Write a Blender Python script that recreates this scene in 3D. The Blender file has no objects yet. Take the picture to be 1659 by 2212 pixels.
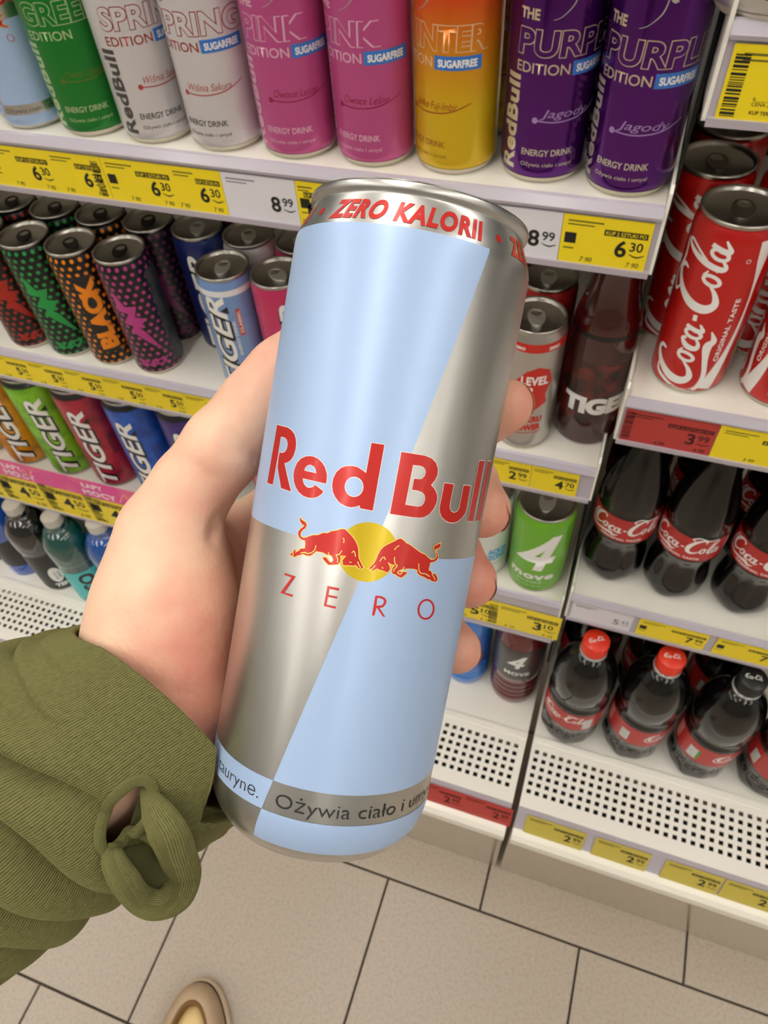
import bpy, bmesh, math, random
import numpy as np
from mathutils import Vector, Matrix
random.seed(7); rng = np.random.default_rng(7)
sc = bpy.context.scene
col = sc.collection
PI = math.pi

# ------------------------------------------------------------------ camera
CAM = Vector((0, 0, 1.4))
FPX, CX, CY = 1560.0, 829.5, 1106.0
RT = Vector((0.944933, 0.322131, -0.057735)).normalized()
UP = Vector((-0.220896, 0.757972, 0.613746)).normalized()
BK = RT.cross(UP).normalized()
cd = bpy.data.cameras.new('camera'); cam = bpy.data.objects.new('camera', cd); col.objects.link(cam)
m = Matrix((RT, UP, BK)).transposed().to_4x4(); m.translation = CAM
cam.matrix_world = m
cd.sensor_fit = 'VERTICAL'; cd.sensor_height = 24.0; cd.lens = 24.0 * FPX / 2212.0
cd.clip_start = 0.005; cd.clip_end = 60
cd.dof.use_dof = True; cd.dof.focus_distance = 0.165; cd.dof.aperture_fstop = 30.0
sc.camera = cam

# ------------------------------------------------------------------ world, exposure
w = bpy.data.worlds.new('World'); sc.world = w; w.use_nodes = True
w.node_tree.nodes['Background'].inputs[0].default_value = (1.0, 0.95, 0.88, 1)
w.node_tree.nodes['Background'].inputs[1].default_value = 0.2
sc.view_settings.view_transform = 'Standard'; sc.view_settings.look = 'None'
sc.view_settings.gamma = 1; sc.view_settings.use_curve_mapping = False
sc.view_settings.exposure = -0.55

# ------------------------------------------------------------------ helpers
def lin(c):
    if isinstance(c, str):
        c = tuple(int(c[i:i + 2], 16) / 255 for i in (0, 2, 4))
    return tuple((v / 12.92 if v <= .04045 else ((v + .055) / 1.055) ** 2.4) for v in c) + (1.0,)

MATS = {}
def mat(name, c, rough=.5, metal=0., coat=0., spec=.5, emit=0., noise=0., nscale=60., c2=None, bump=0., bscale=200., trans=0., sub=0., stretch=None):
    if name in MATS: return MATS[name]
    M = bpy.data.materials.new(name); M.use_nodes = True
    nt = M.node_tree; b = nt.nodes['Principled BSDF']
    b.inputs['Base Color'].default_value = lin(c); b.inputs['Roughness'].default_value = rough
    b.inputs['Metallic'].default_value = metal; b.inputs['Coat Weight'].default_value = coat
    b.inputs['Coat Roughness'].default_value = .12
    b.inputs['Specular IOR Level'].default_value = spec; b.inputs['Transmission Weight'].default_value = trans
    if emit: b.inputs['Emission Color'].default_value = lin(c); b.inputs['Emission Strength'].default_value = emit
    if noise or bump:
        tc = nt.nodes.new('ShaderNodeTexCoord'); mp = nt.nodes.new('ShaderNodeMapping')
        nt.links.new(tc.outputs['Object'], mp.inputs[0])
        if stretch: mp.inputs['Scale'].default_value = stretch
    if noise:
        n = nt.nodes.new('ShaderNodeTexNoise'); n.inputs['Scale'].default_value = nscale; n.inputs['Detail'].default_value = 5
        mx = nt.nodes.new('ShaderNodeMix'); mx.data_type = 'RGBA'
        mx.inputs['A'].default_value = lin(c); mx.inputs['B'].default_value = lin(c2 or tuple(v * .7 for v in lin(c)[:3]))
        rp = nt.nodes.new('ShaderNodeMapRange'); rp.inputs['From Min'].default_value = .42; rp.inputs['From Max'].default_value = .7; rp.inputs['To Max'].default_value = noise
        nt.links.new(mp.outputs[0], n.inputs['Vector']); nt.links.new(n.outputs[0], rp.inputs[0]); nt.links.new(rp.outputs[0], mx.inputs['Factor'])
        nt.links.new(mx.outputs['Result'], b.inputs['Base Color'])
    if bump:
        n = nt.nodes.new('ShaderNodeTexNoise'); n.inputs['Scale'].default_value = bscale; n.inputs['Detail'].default_value = 4
        bp = nt.nodes.new('ShaderNodeBump'); bp.inputs['Strength'].default_value = bump; bp.inputs['Distance'].default_value = .001
        nt.links.new(mp.outputs[0], n.inputs['Vector']); nt.links.new(n.outputs[0], bp.inputs['Height']); nt.links.new(bp.outputs[0], b.inputs['Normal'])
    MATS[name] = M
    return M

def addobj(name, me, parent=None, m=None):
    o = bpy.data.objects.new(name, me); col.objects.link(o)
    if m is not None and me is not None and not me.materials: me.materials.append(m)
    if parent is not None: o.parent = parent
    return o
def tag(o, label=None, cat=None, group=None, kind=None):
    if label: o['label'] = label
    if cat: o['category'] = cat
    if group: o['group'] = group
    if kind: o['kind'] = kind
    return o
def empty(name, loc=(0, 0, 0), rz=0):
    o = bpy.data.objects.new(name, None); col.objects.link(o); o.location = loc; o.rotation_euler = (0, 0, rz); o.empty_display_size = .02
    return o
def mesh(name, V, F, m=None, smooth=False):
    me = bpy.data.meshes.new(name); me.from_pydata([tuple(v) for v in V], [], F); me.update()
    if smooth: me.polygons.foreach_set('use_smooth', [True] * len(me.polygons))
    if m is not None: me.materials.append(m)
    return me
class MB:
    """collects boxes and prisms into one mesh"""
    def __init__(s): s.V = []; s.F = []
    def box(s, x0, x1, y0, y1, z0, z1):
        b = len(s.V); s.V += [(x, y, z) for z in (z0, z1) for y in (y0, y1) for x in (x0, x1)]
        s.F += [tuple(b + i for i in f) for f in ((0, 2, 3, 1), (4, 5, 7, 6), (0, 1, 5, 4), (2, 6, 7, 3), (0, 4, 6, 2), (1, 3, 7, 5))]
        return s
    def prism(s, prof, x0, x1):     # prof: (y,z) loop, extruded along x
        b = len(s.V); n = len(prof)
        s.V += [(x0, y, z) for y, z in prof] + [(x1, y, z) for y, z in prof]
        s.F += [tuple(b + i for i in range(n)), tuple(b + n + i for i in reversed(range(n)))]
        s.F += [(b + i, b + n + i, b + n + (i + 1) % n, b + (i + 1) % n) for i in range(n)]
        return s
    def mesh(s, name, m=None, bevel=0):
        me = mesh(name, s.V, s.F, m)
        bm = bmesh.new(); bm.from_mesh(me)
        bmesh.ops.recalc_face_normals(bm, faces=bm.faces)
        if bevel: bmesh.ops.bevel(bm, geom=bm.edges[:], offset=bevel, segments=2, affect='EDGES', profile=.5)
        bm.to_mesh(me); bm.free(); return me

def lathe(name, prof, seg=48, m=None, rmod=None, cap=True):
    """prof: [(r, z)] in metres, bottom to top; uv in metres (s, z)"""
    V = []; F = []; n = len(prof)
    for j, (r, z) in enumerate(prof):
        for i in range(seg):
            a = 2 * PI * i / seg; rr = r * (rmod(z, a) if rmod else 1)
            V.append((rr * math.sin(a), -rr * math.cos(a), z))
    for j in range(n - 1):
        for i in range(seg):
            k = (i + 1) % seg
            F.append((j * seg + i, j * seg + k, (j + 1) * seg + k, (j + 1) * seg + i))
    if prof[0][0] > 1e-5: F.append(tuple(reversed(range(seg))))
    if cap and prof[-1][0] > 1e-5: F.append(tuple((n - 1) * seg + i for i in range(seg)))
    me = mesh(name, V, F, m, True)
    return me

# ---- flat graphics: list of (verts2d, faces) in millimetres
def _curve_mesh(c):
    o = bpy.data.objects.new('tmp', c); me = bpy.data.meshes.new_from_object(o)
    V = [(v.co.x, v.co.y) for v in me.vertices]; F = [tuple(p.vertices) for p in me.polygons]
    bpy.data.objects.remove(o); bpy.data.curves.remove(c); bpy.data.meshes.remove(me)
    return V, F
TCACHE = {}
def text(s, h, x=0, y=0, rot=0, bold=0., shear=0., align='L', fit=None, sp=1.0, sx=1.0):
    """cap height h (mm) at (x, y); rot in degrees; fit = total width"""
    k = (s, round(bold, 4), round(shear, 3), sp)
    if k not in TCACHE:
        c = bpy.data.curves.new('t', 'FONT'); c.body = s; c.size = 1 / .73; c.resolution_u = 4; c.offset = bold; c.shear = shear; c.space_character = sp; c.space_line = .95
        TCACHE[k] = _curve_mesh(c)
    V, F = TCACHE[k]
    a = np.array(V, float) if V else np.zeros((0, 2))
    if not len(a): return [], []
    x0, x1 = a[:, 0].min(), a[:, 0].max(); wd = x1 - x0
    kx = h * sx if fit is None else fit / wd
    a = np.stack([(a[:, 0] - x0) * kx, a[:, 1] * h], 1); wd *= kx
    if align == 'C': a[:, 0] -= wd / 2
    if align == 'R': a[:, 0] -= wd
    t = math.radians(rot); cs, sn = math.cos(t), math.sin(t)
    a = np.stack([a[:, 0] * cs - a[:, 1] * sn + x, a[:, 0] * sn + a[:, 1] * cs + y], 1)
    return a.tolist(), F
def poly(loops, off=0.):
    c = bpy.data.curves.new('p', 'CURVE'); c.dimensions = '2D'; c.fill_mode = 'BOTH'; c.offset = off
    for L in loops:
        s = c.splines.new('POLY'); s.points.add(len(L) - 1); s.use_cyclic_u = True
        for p, q in zip(s.points, L): p.co = (q[0], q[1], 0, 1)
    return _curve_mesh(c)
def rect(x0, x1, y0, y1): return [(x0, y0), (x1, y0), (x1, y1), (x0, y1)], [(0, 1, 2, 3)]
def ring(cx, cy, rx, ry, wd, n=24, tilt=0):
    V = []; F = []; ct, st = math.cos(tilt), math.sin(tilt)
    for k in range(n):
        a = 2 * PI * k / n
        for q in (0, wd):
            px, py = (rx - q) * math.cos(a), (ry - q) * math.sin(a); V.append((cx + px * ct - py * st, cy + px * st + py * ct))
    F = [(2 * k, 2 * ((k + 1) % n), 2 * ((k + 1) % n) + 1, 2 * k + 1) for k in range(n)]
    return V, F
def disc(cx, cy, r, n=28): return [(cx + r * math.cos(2 * PI * k / n), cy + r * math.sin(2 * PI * k / n)) for k in range(n)], [tuple(range(n))]
def stroke(P, wd=None, sub=5):
    """P: (x, y[, w]) smoothed by Catmull-Rom into a ribbon"""
    P = [tuple(p) if len(p) > 2 else (p[0], p[1], wd) for p in P]
    Q = []; n = len(P)
    A = np.array([P[0]] + P + [P[-1]], float)
    for i in range(n - 1):
        p0, p1, p2, p3 = A[i], A[i + 1], A[i + 2], A[i + 3]
        for k in range(sub):
            t = k / sub
            Q.append(.5 * (2 * p1 + (p2 - p0) * t + (2 * p0 - 5 * p1 + 4 * p2 - p3) * t * t + (3 * p1 - p0 - 3 * p2 + p3) * t ** 3))
    Q.append(A[-1]); Q = np.array(Q)
    d = np.gradient(Q[:, :2], axis=0); d /= np.maximum(np.linalg.norm(d, axis=1), 1e-9)[:, None]
    nn = np.stack([-d[:, 1], d[:, 0]], 1) * np.maximum(Q[:, 2:3], .02) / 2
    V = np.concatenate([Q[:, :2] + nn, Q[:, :2] - nn]).tolist(); k = len(Q)
    return V, [(i, i + 1, k + i + 1, k + i) for i in range(k - 1)]
def shift(g, dx=0, dy=0, k=1., rot=0, kx=None):
    t = math.radians(rot); cs, sn = math.cos(t), math.sin(t); kx = k if kx is None else kx
    return [(x * kx * cs - y * k * sn + dx, x * kx * sn + y * k * cs + dy) for x, y in g[0]], g[1]

def wrap(name, gs, rfun, m, off=.1, step=3., zstep=None):
    """bend flat graphics round a can: rfun(z mm) -> radius mm; front faces -y"""
    bm = bmesh.new()
    for V, F in gs:
        vs = [bm.verts.new((x, 0, y)) for x, y in V]
        for f in F:
            try: bm.faces.new([vs[i] for i in f])
            except ValueError: pass
    if not bm.verts: bm.free(); return None
    xs = [v.co.x for v in bm.verts]; zs = [v.co.z for v in bm.verts]
    def cut(ax, lo, hi, st):
        q = math.ceil(lo / st) * st
        if q - lo < 1e-3: q += st
        while q < hi - 1e-3:
            co = Vector((q, 0, 0)) if ax == 0 else Vector((0, 0, q)); no = Vector((1, 0, 0)) if ax == 0 else Vector((0, 0, 1))
            bmesh.ops.bisect_plane(bm, geom=bm.verts[:] + bm.edges[:] + bm.faces[:], plane_co=co, plane_no=no, dist=1e-5)
            q += st
    cut(0, min(xs), max(xs), step)
    if zstep: cut(2, min(zs), max(zs), zstep)
    R0 = getattr(rfun, 'R0', None) or rfun(0)
    for v in bm.verts:
        s, z = v.co.x, v.co.z; r = rfun(z) + off; a = s / R0
        v.co = (r * math.sin(a) * .001, -r * math.cos(a) * .001, z * .001)
    bmesh.ops.recalc_face_normals(bm, faces=bm.faces)
    for f in bm.faces:
        c = f.calc_center_median()
        if f.normal.x * c.x + f.normal.y * c.y < 0: f.normal_flip()
        f.smooth = True
    me = bpy.data.meshes.new(name); bm.to_mesh(me); bm.free(); me.materials.append(m)
    return me
def flat(name, gs, m, y=-.0006):
    V = []; F = []
    for v, f in gs:
        b = len(V); V += [(p[0] * .001, y, p[1] * .001) for p in v]; F += [tuple(b + i for i in q) for q in f]
    me = mesh(name, V, F, m)
    return me
def rprof(prof):
    z = [p[1] * 1000 for p in prof]; r = [p[0] * 1000 for p in prof]
    f = lambda q: float(np.interp(q, z, r))
    f.R0 = max(r); return f

# pixel -> ray / plane
def ray(px, py): return RT * ((px - CX) / FPX) - UP * ((py - CY) / FPX) - BK
def on_z(px, py, z):
    d = ray(px, py); return CAM + d * ((z - CAM.z) / d.z)
def on_y(px, py, y):
    d = ray(px, py); return CAM + d * ((y - CAM.y) / d.y)

# things made of shared parts: spec = list of (name, mesh, parent index or None, label)
def make(name, spec, loc, rz, label, cat, group=None):
    e = empty(name, loc, rz); tag(e, label, cat, group)
    obs = []
    for nm, me, par, lb in spec:
        if me is None: obs.append(None); continue
        o = addobj(nm, me, e if par is None else obs[par])
        if lb: o['label'] = lb
        obs.append(o)
    return e

# ------------------------------------------------------------------ common materials
ALU = mat('aluminium', 'c9c7c2', .3, 1.0)
LIDM = mat('lid_metal', 'b9b6ae', .28, 1.0)
TABM = mat('tab_metal', 'dedcd6', .4, .9)
DARKTAB = mat('dark_tab', '1a1816', .3, .6)
WHITE_M = mat('shelf_enamel', 'f1ede3', .42, 0, .1, noise=.12, nscale=9, c2='ddd4c0')
RAILM = mat('rail_plastic', 'b9b2bd', .3, 0, .3)
YEL = mat('yellow_card', 'f2d80a', .45, 0, .25)
WHT = mat('white_card', 'dedbe0', .5, 0, .2)
YELD = mat('yellow_card_faded', 'c9b648', .5, 0, .2)
REDC = mat('red_card', 'b5322c', .45, 0, .25)
INK = mat('black_ink', '14140c', .6)
GREYINK = mat('faded_ink', '6a6318', .6)
PWHITE = mat('print_white', 'eceae6', .4, 0, .2)
PRED = mat('print_red', 'c41f12', .38, 0.15, .25)
PBLACK = mat('print_black', '0f0f10', .4, 0, .2)
PBLUE = mat('print_blue', '2f6fc0', .4, 0, .2)

# ------------------------------------------------------------------ lights
CEIL = 3.0
def lamp_strip(x, y, z, lx, ly, power, label):
    e = empty('ceiling_light', (x, y, z)); tag(e, label, 'ceiling light', 'linear ceiling luminaires')
    h = MB().box(-lx / 2 - .02, lx / 2 + .02, -ly / 2 - .02, ly / 2 + .02, 0, .03).mesh('housing', mat('lamp_housing', 'e8e8e8', .4))
    addobj('housing', h, e)
    d = MB().box(-lx / 2, lx / 2, -ly / 2, ly / 2, -.012, -.001).mesh('diffuser', mat('lamp_diffuser_%d' % round(power), 'fffbf4', .5, emit=power))
    addobj('diffuser', d, e)
    u = MB().box(-lx / 2, lx / 2, -ly / 2, ly / 2, .031, .036).mesh('added_uplight', mat('added_uplight_glow', 'fffbf4', .5, emit=power * .6))  # added uplight: brightens the ceiling for softer fill and reflections
    addobj('added_uplight', u, e)
    for s in (-1, 1): addobj('suspension_wire', MB().box(-.002, .002, s * ly * .4 - .002, s * ly * .4 + .002, .036, CEIL - z).mesh('suspension_wire', mat('wire_steel', '888888', .4, 1.)), e)
    return e
LP = 19
lamp_strip(-2.0, -1.35, 2.72, .15, 6.2, LP, 'linear ceiling luminaire running out from the cooler over the hand side')
lamp_strip(-4.7, -2.0, 2.72, .15, 5.0, LP, 'linear ceiling luminaire nearest the left wall')
lamp_strip(1.5, -1.35, 2.72, .15, 6.2, LP, 'added linear ceiling luminaire above the cola bay, filling the right side')  # strip added to give fill light on the right side
lamp_strip(-.35, -.15, 2.72, .15, 4.5, LP, 'unseen linear ceiling luminaire lengthened to brighten the neck of the held can')  # unseen strip, stretched for frontal light and a bright can neck
lamp_strip(4.2, -2.0, 2.72, .15, 5.0, LP, 'linear ceiling luminaire nearest the right wall')

# ------------------------------------------------------------------ room
def plane(name, quad, m, kind='structure'):
    o = addobj(name, mesh(name, quad, [(0, 1, 2, 3)], m)); o['kind'] = kind; return o
X0, X1, Y0, Y1 = -7.0, 6.0, -5.5, 2.6
WALLM = mat('wall_paint', 'dcdbd8', .7, noise=.1, nscale=3, c2='cbc9c4')
o = plane('ceiling', [(X0, Y0, CEIL), (X0, Y1, CEIL), (X1, Y1, CEIL), (X1, Y0, CEIL)], mat('ceiling_paint', 'dddcda', .8, noise=.1, nscale=4, c2='cccac6'))
plane('wall_back', [(X0, Y1, 0), (X1, Y1, 0), (X1, Y1, CEIL), (X0, Y1, CEIL)], WALLM)
plane('wall_front', [(X1, Y0, 0), (X0, Y0, 0), (X0, Y0, CEIL), (X1, Y0, CEIL)], mat('wall_front_paint', 'a6a39e', .7, noise=.2, nscale=3, c2='8f8c86'))
plane('wall_left', [(X0, Y0, 0), (X0, Y1, 0), (X0, Y1, CEIL), (X0, Y0, CEIL)], WALLM)
plane('wall_right', [(X1, Y1, 0), (X1, Y0, 0), (X1, Y0, CEIL), (X1, Y1, CEIL)], WALLM)
floor = MB().box(X0, X1, Y0, Y1, -.05, -.006).mesh('floor', mat('grout', '4d4438', .8, noise=.3, nscale=40, c2='3a3226'))
floor = addobj('floor', floor); floor['kind'] = 'structure'
TILEM = mat('floor_tile_glaze', 'b3a696', .33, noise=.5, nscale=190, c2='998b7b', bump=.08, bscale=300)
TS, JT = .3335, .0035
tile_me = MB().box(-TS / 2 + JT / 2, TS / 2 - JT / 2, -TS / 2 + JT / 2, TS / 2 - JT / 2, -.012, 0).mesh('floor_tile', TILEM, .0012)
ROW0 = .236
nt_ = 0
for r in range(-4, 2):
    yc = ROW0 + TS * (r + .5)
    xo = .007 if r % 2 == 0 else -.1575
    for k in range(-5, 5):
        t = addobj('floor_tile', tile_me, floor); t.location = (xo + TS * (k + .5), yc, 0); t.rotation_euler = (0, 0, PI * ((k + r) % 2))
far = MB()
for r in range(-17, 7):
    yc = ROW0 + TS * (r + .5); xo = .007 if r % 2 == 0 else -.1575
    for k in range(-20, 17):
        if -4 <= r < 2 and -5 <= k < 5: continue
        xc = xo + TS * (k + .5); far.box(xc - TS / 2 + JT / 2, xc + TS / 2 - JT / 2, yc - TS / 2 + JT / 2, yc + TS / 2 - JT / 2, -.012, 0)
o = addobj('floor_tiling', far.mesh('floor_tiling', TILEM), floor); o['kind'] = 'stuff'

# ------------------------------------------------------------------ shelving
FR = .465                      # front plane of the shelves
BAYS = {'L': (-1.225, .0155), 'R': (.0245, 1.265)}
Z1, Z2, Z3, ZD, ZA, ZB, ZC = 1.146, .895, .658, .37, 1.25, .986, .683
DARKP = mat('cooler_inner_shade', '2b2a28', .6)  # dark colour stands in for the shade inside the cooler
def shelf(bay, z, rail, label, topper=0.):
    x0, x1 = BAYS[bay]
    e = empty('shelf', ((x0 + x1) / 2, FR, z)); tag(e, label, 'shelf', 'shelves of the drinks cooler')
    hw = (x1 - x0) / 2
    b = MB().box(-hw, hw, 0, .43, -.018, 0)
    b.prism([(0, -.018), (0, -rail), (.004, -rail), (.004, -.018)], -hw, hw)
    addobj('board', b.mesh('shelf_board', WHITE_M, .0008), e)
    # price rail: backing strip with lip on top and channel at the bottom
    p = MB().prism([(-.0035, .002), (-.001, .003), (-.001, -rail), (-.006, -rail - .002), (-.0068, -rail + .003), (-.0028, -rail + .0025), (-.0025, -.005), (-.006, -.006), (-.007, -.0035)], -hw, hw)
    addobj('price_rail', p.mesh('price_rail', RAILM), e)
    for s in (-1, 1):
        br = MB().prism([(-.004, .012), (.0, .016), (.008, .012), (.43, .004), (.43, -.05), (.006, -rail - .004), (-.003, -rail)], -.0011, .0011)
        q = addobj('bracket', br.mesh('bracket', WHITE_M), e); q.location = (s * (hw + .0012), 0, 0)
    return e
shelf('L', Z1, .046, 'top white shelf holding the row of tall slim energy drink cans')
shelf('L', Z2, .042, 'white shelf holding the dotted black cans, second of its bay')
shelf('L', Z3, .088, 'white shelf holding the large bright cans above the bottom deck')
shelf('R', ZA, .048, 'highest white shelf beside the tall purple cans')
shelf('R', ZB, .046, 'white shelf holding the red cola cans')
shelf('R', ZC, .046, 'white shelf holding the small cola bottles')
for nm, (xa_, xb_, ya_, yb_, za_, zb_) in {'wall_cooler_back': (-1.235, 1.275, .905, .935, .40, 1.95), 'wall_cooler_divider': (.0187, .0213, .52, .904, .40, 1.95), 'wall_cooler_left': (-1.234, -1.230, .47, .904, .40, 1.95), 'wall_cooler_right': (1.270, 1.274, .47, .904, .40, 1.95)}.items():
    o = addobj(nm, MB().box(xa_, xb_, ya_, yb_, za_, zb_).mesh(nm, DARKP)); o['kind'] = 'structure'
for bay, lb in (('L', 'white cooler base with air grille under the energy drinks'), ('R', 'white cooler base with air grille under the cola')):
    x0, x1 = BAYS[bay]; e = empty('cooler_base', ((x0 + x1) / 2, .6, 0)); tag(e, lb, 'cooler base', 'cooler bays')
    hw = (x1 - x0) / 2
    # plinth and bottom deck
    addobj('deck', MB().box(-hw, hw, -.1945, .30, ZD - .03, ZD).mesh('deck', WHITE_M, .001), e)
    gb, gf = .405, .314                 # grille back / front
    rg = MB().prism([(gb - .6 + .003, ZD), (gb - .6 + .011, ZD), (gb - .6 + .010, ZD + .004), (gb - .6 + .004, ZD + .004)], -hw, hw)
    addobj('deck_ridge', rg.mesh('deck_ridge', WHITE_M), e)
    # perforated air grille
    pit = .01135; hs = .0030
    gx0 = -hw + .0105 if bay == 'R' else None
    xs0 = (BAYS[bay][0] + .0085) if bay == 'R' else (BAYS[bay][1] - .0125)
    V = []; F = []
    n = int((hw * 2 - .012) / pit)
    rows = 6; yrow0 = gb - .0115
    def P(x, y, z): V.append((x - (x0 + x1) / 2, y - .6, z)); return len(V) - 1
    zt, zb = ZD + .0003, ZD - .0012
    xl = xs0 - pit / 2 if bay == 'R' else xs0 - pit * (n - .5); xr = xl + n * pit
    yt = yrow0 + pit / 2; yb = yt - rows * pit
    for (a, b_, c, d) in ((x0, x1, yt, gb), (x0, x1, gf, yb), (x0, xl, yb, yt), (xr, x1, yb, yt)):
        i = [P(a, c, zt), P(b_, c, zt), P(b_, d, zt), P(a, d, zt)]; F.append(tuple(i))
    for i in range(n):
        for j in range(rows):
            cx = xl + (i + .5) * pit; cy = yt - (j + .5) * pit; q = pit / 2
            ou = [P(cx + sx * q, cy + sy * q, zt) for sx, sy in ((-1, -1), (1, -1), (1, 1), (-1, 1))]
            inn = [P(cx + sx * hs, cy + sy * hs, zt) for sx, sy in ((-1, -1), (1, -1), (1, 1), (-1, 1))]
            lo = [P(cx + sx * hs, cy + sy * hs, zb) for sx, sy in ((-1, -1), (1, -1), (1, 1), (-1, 1))]
            for k in range(4):
                k2 = (k + 1) % 4; F.append((ou[k], ou[k2], inn[k2], inn[k])); F.append((inn[k], inn[k2], lo[k2], lo[k]))
    addobj('air_grille', mesh('air_grille', V, F, WHITE_M), e)
    # trough under the grille, sloping tag rail, bumper, kick plate
    addobj('air_duct', MB().box(-hw, hw, gf - .6 + .004, gb - .6 - .001, ZD - .06, ZD - .05).mesh('air_duct', mat('duct_shade', '262421', .7)), e)  # plate coloured dark to stand in for shade in the holes
    fr = MB().prism([(gf - .6, ZD), (gf - .6 + .004, ZD), (gf - .6 + .004, ZD - .06), (.3035 - .6, ZD - .06), (.2975 - .6, ZD - .056)], -hw, hw)
    addobj('tag_rail', fr.mesh('tag_rail', RAILM, .0006), e)
    bp = MB().prism([(.300 - .6, ZD - .052), (.290 - .6, ZD - .054), (.284 - .6, ZD - .062), (.284 - .6, ZD - .082), (.290 - .6, ZD - .09), (.314 - .6, ZD - .09), (.314 - .6, ZD - .052)], -hw, hw)
    addobj('bumper', bp.mesh('bumper', mat('bumper_white', 'f4efe2', .35, 0, .3), .001), e)
    addobj('kick_plate', MB().box(-hw, hw, .312 - .6, .318 - .6, .002, ZD - .09).mesh('kick_plate', mat('kick_steel', 'cfc6b8', .18, .75)), e)

# ------------------------------------------------------------------ price tags on the rails
def price_tag(xa, xb, zt, zb, card, label, big='6', sup='30', icon=False, bars=False, band=True, y=None, tilt=0., ink=None, small='7 90', top=True, group='price tags on the cooler rails', bandtxt='KUP 2 SZTUKI PO'):
    wd, ht = (xb - xa) * 1000, (zt - zb) * 1000
    y = FR - .0042 if y is None else y
    o = addobj('price_tag', MB().box(0, wd / 1000, -.0004, .0004, 0, ht / 1000).mesh('price_tag', card))
    o.location = (xa, y, zb); o.rotation_euler = (tilt, 0, 0); tag(o, label, 'price tag', group)
    I = ink or INK
    g = []; bandg = []; f = []; icg = []; bg = []
    h = ht
    if big:
        bx = wd - h * .40
        g.append(text(big, h * .34, bx, h * .26, bold=.035, align='R'))
        g.append(text(sup, h * .19, bx + h * .05, h * .40, bold=.02))
        g.append(stroke([(bx + h * .06, h * .33, h * .015), (bx + h * .2, h * .28, h * .03), (bx + h * .34, h * .33, h * .015)]))
        if band: bandg.append(rect(wd * .48 if wd > h * 1.2 else wd * .2, wd - h * .06, h * .66, h * .78))
        if small:
            f.append(text(small, h * .1, wd - h * .36, h * .06, shear=.2, bold=.02))
            f.append(text(small, h * .1, max(wd - h * 1.25, h * .05), h * .06, shear=.2, bold=.02))
    if top: f.append(rect(wd * .06, wd * .06 + min(wd * .4, h * .7), h * .87, h * .90)); f.append(rect(wd * .06, wd * .06 + min(wd * .3, h * .5), h * .80, h * .825))
    if icon: icg.append(rect(h * .07, h * .29, h * .42, h * .64)); f.append(rect(h * .07, h * .27, h * .3, h * .33))
    if bars:
        bx = bars if isinstance(bars, float) else wd * .02
        q = h * .08; k = 0
        while q < h * .9:
            t = random.choice((.012, .02, .035)) * h; bg.append(rect(bx, bx + h * .2, q, q + t)); q += t + random.choice((.012, .02, .03)) * h
    if g: addobj('lettering', flat('lettering', g, I), o)
    if bg: addobj('barcode', flat('barcode', bg, I), o)['kind'] = 'stuff'
    if bandg: addobj('banner', flat('banner', bandg, I), o)
    if icg: addobj('icon', flat('icon', icg, I), o)
    if band and big and bandg: addobj('banner_lettering', flat('banner_lettering', [text(bandtxt, h * .075, wd * .5 if wd > h * 1.2 else wd * .22, h * .685, fit=(wd * .48 - h * .06) if wd > h * 1.2 else wd * .7, bold=.02)], card, -.0008), o)
    if f: addobj('fine_print', flat('fine_print', f, ink or GREYINK if card is not WHT else mat('grey_ink', '77757a', .6)), o)['kind'] = 'stuff'
    return o
def xon(px, py, y=None): return on_y(px, py, FR if y is None else y).x
zt1, zb1 = Z1 - .0085, Z1 - .0435
L1 = [(-120, 0, 10, 'yellow tag', True), ]
e1 = [xon(a, b) for a, b in ((-140, 360), (-2, 375), (132, 390), (236, 405), (390, 425), (497, 440), (652, 462), (730, 470), (1010, 505), (1209, 530), (1398, 552))]
price_tag(e1[0], e1[1] - .001, zt1, zb1, YEL, 'yellow price tag on the top rail under the silver blue can', icon=True)
price_tag(e1[1], e1[2], zt1, zb1, YEL, 'yellow tag with black icon below the green can', icon=True)
price_tag(e1[2], e1[3] + .004, zt1, zb1, YEL, 'yellow tag with barcode edge below the green and white cans', bars=float((e1[3] - e1[2]) * 1000 - 6))
price_tag(e1[3] + .0045, e1[4], zt1, zb1, YEL, 'yellow tag with black icon below the first white can', icon=True)
price_tag(e1[4], e1[5], zt1, zb1, YEL, 'last yellow tag before the white 8.99 tag under white cans')
price_tag(e1[5] + .0004, e1[6], zt1, zb1, WHT, 'white price tag reading 8.99 below the pink can', '8', '99', band=False, small='')
price_tag(e1[6] + .0004, e1[7], zt1, zb1, YEL, 'yellow price tag right after the white 8.99 tag', icon=True)
price_tag(e1[8], e1[9], zt1, zb1, WHT, 'white price tag reading 8.99 below the purple can', '8', '99', band=False, small='')
price_tag(e1[9] + .0004, e1[10], zt1, zb1, YEL, 'yellow price tag reading 6.30 at the end of the top rail', icon=True)
zt2, zb2 = Z2 - .008, Z2 - .0405
prev = xon(-110, 760)
for k, px in enumerate((-25, 62, 140, 222, 312, 400, 500, 600)):
    nx = xon(px, 770 + px * .205)
    price_tag(prev + .0003, nx, zt2, zb2, YEL, 'yellow price tag on the second rail ' + ('beyond the red dotted can', 'under the red dotted can', 'under the green bolt can', 'under the orange lettered can', 'under the pink bolt can', 'beside the one under the pink bolt can', 'under the light blue slim can', 'under the pink slim can')[k], '5', '50', small='6 50', group='yellow tags under the black cans')
    prev = nx
price_tag(xon(1060, 1000), xon(1146, 1030), zt2, zb2, YEL, 'yellow tag reading 2.99 under the silver can with red band', '2', '99', small='')
price_tag(xon(1146, 1030) + .0004, xon(1248, 1050), zt2, zb2, YEL, 'yellow tag reading 4.70 under the dark red bottle', '4', '70', small='')
zt3, zb3 = Z3 - .0135, Z3 - .0855
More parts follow.
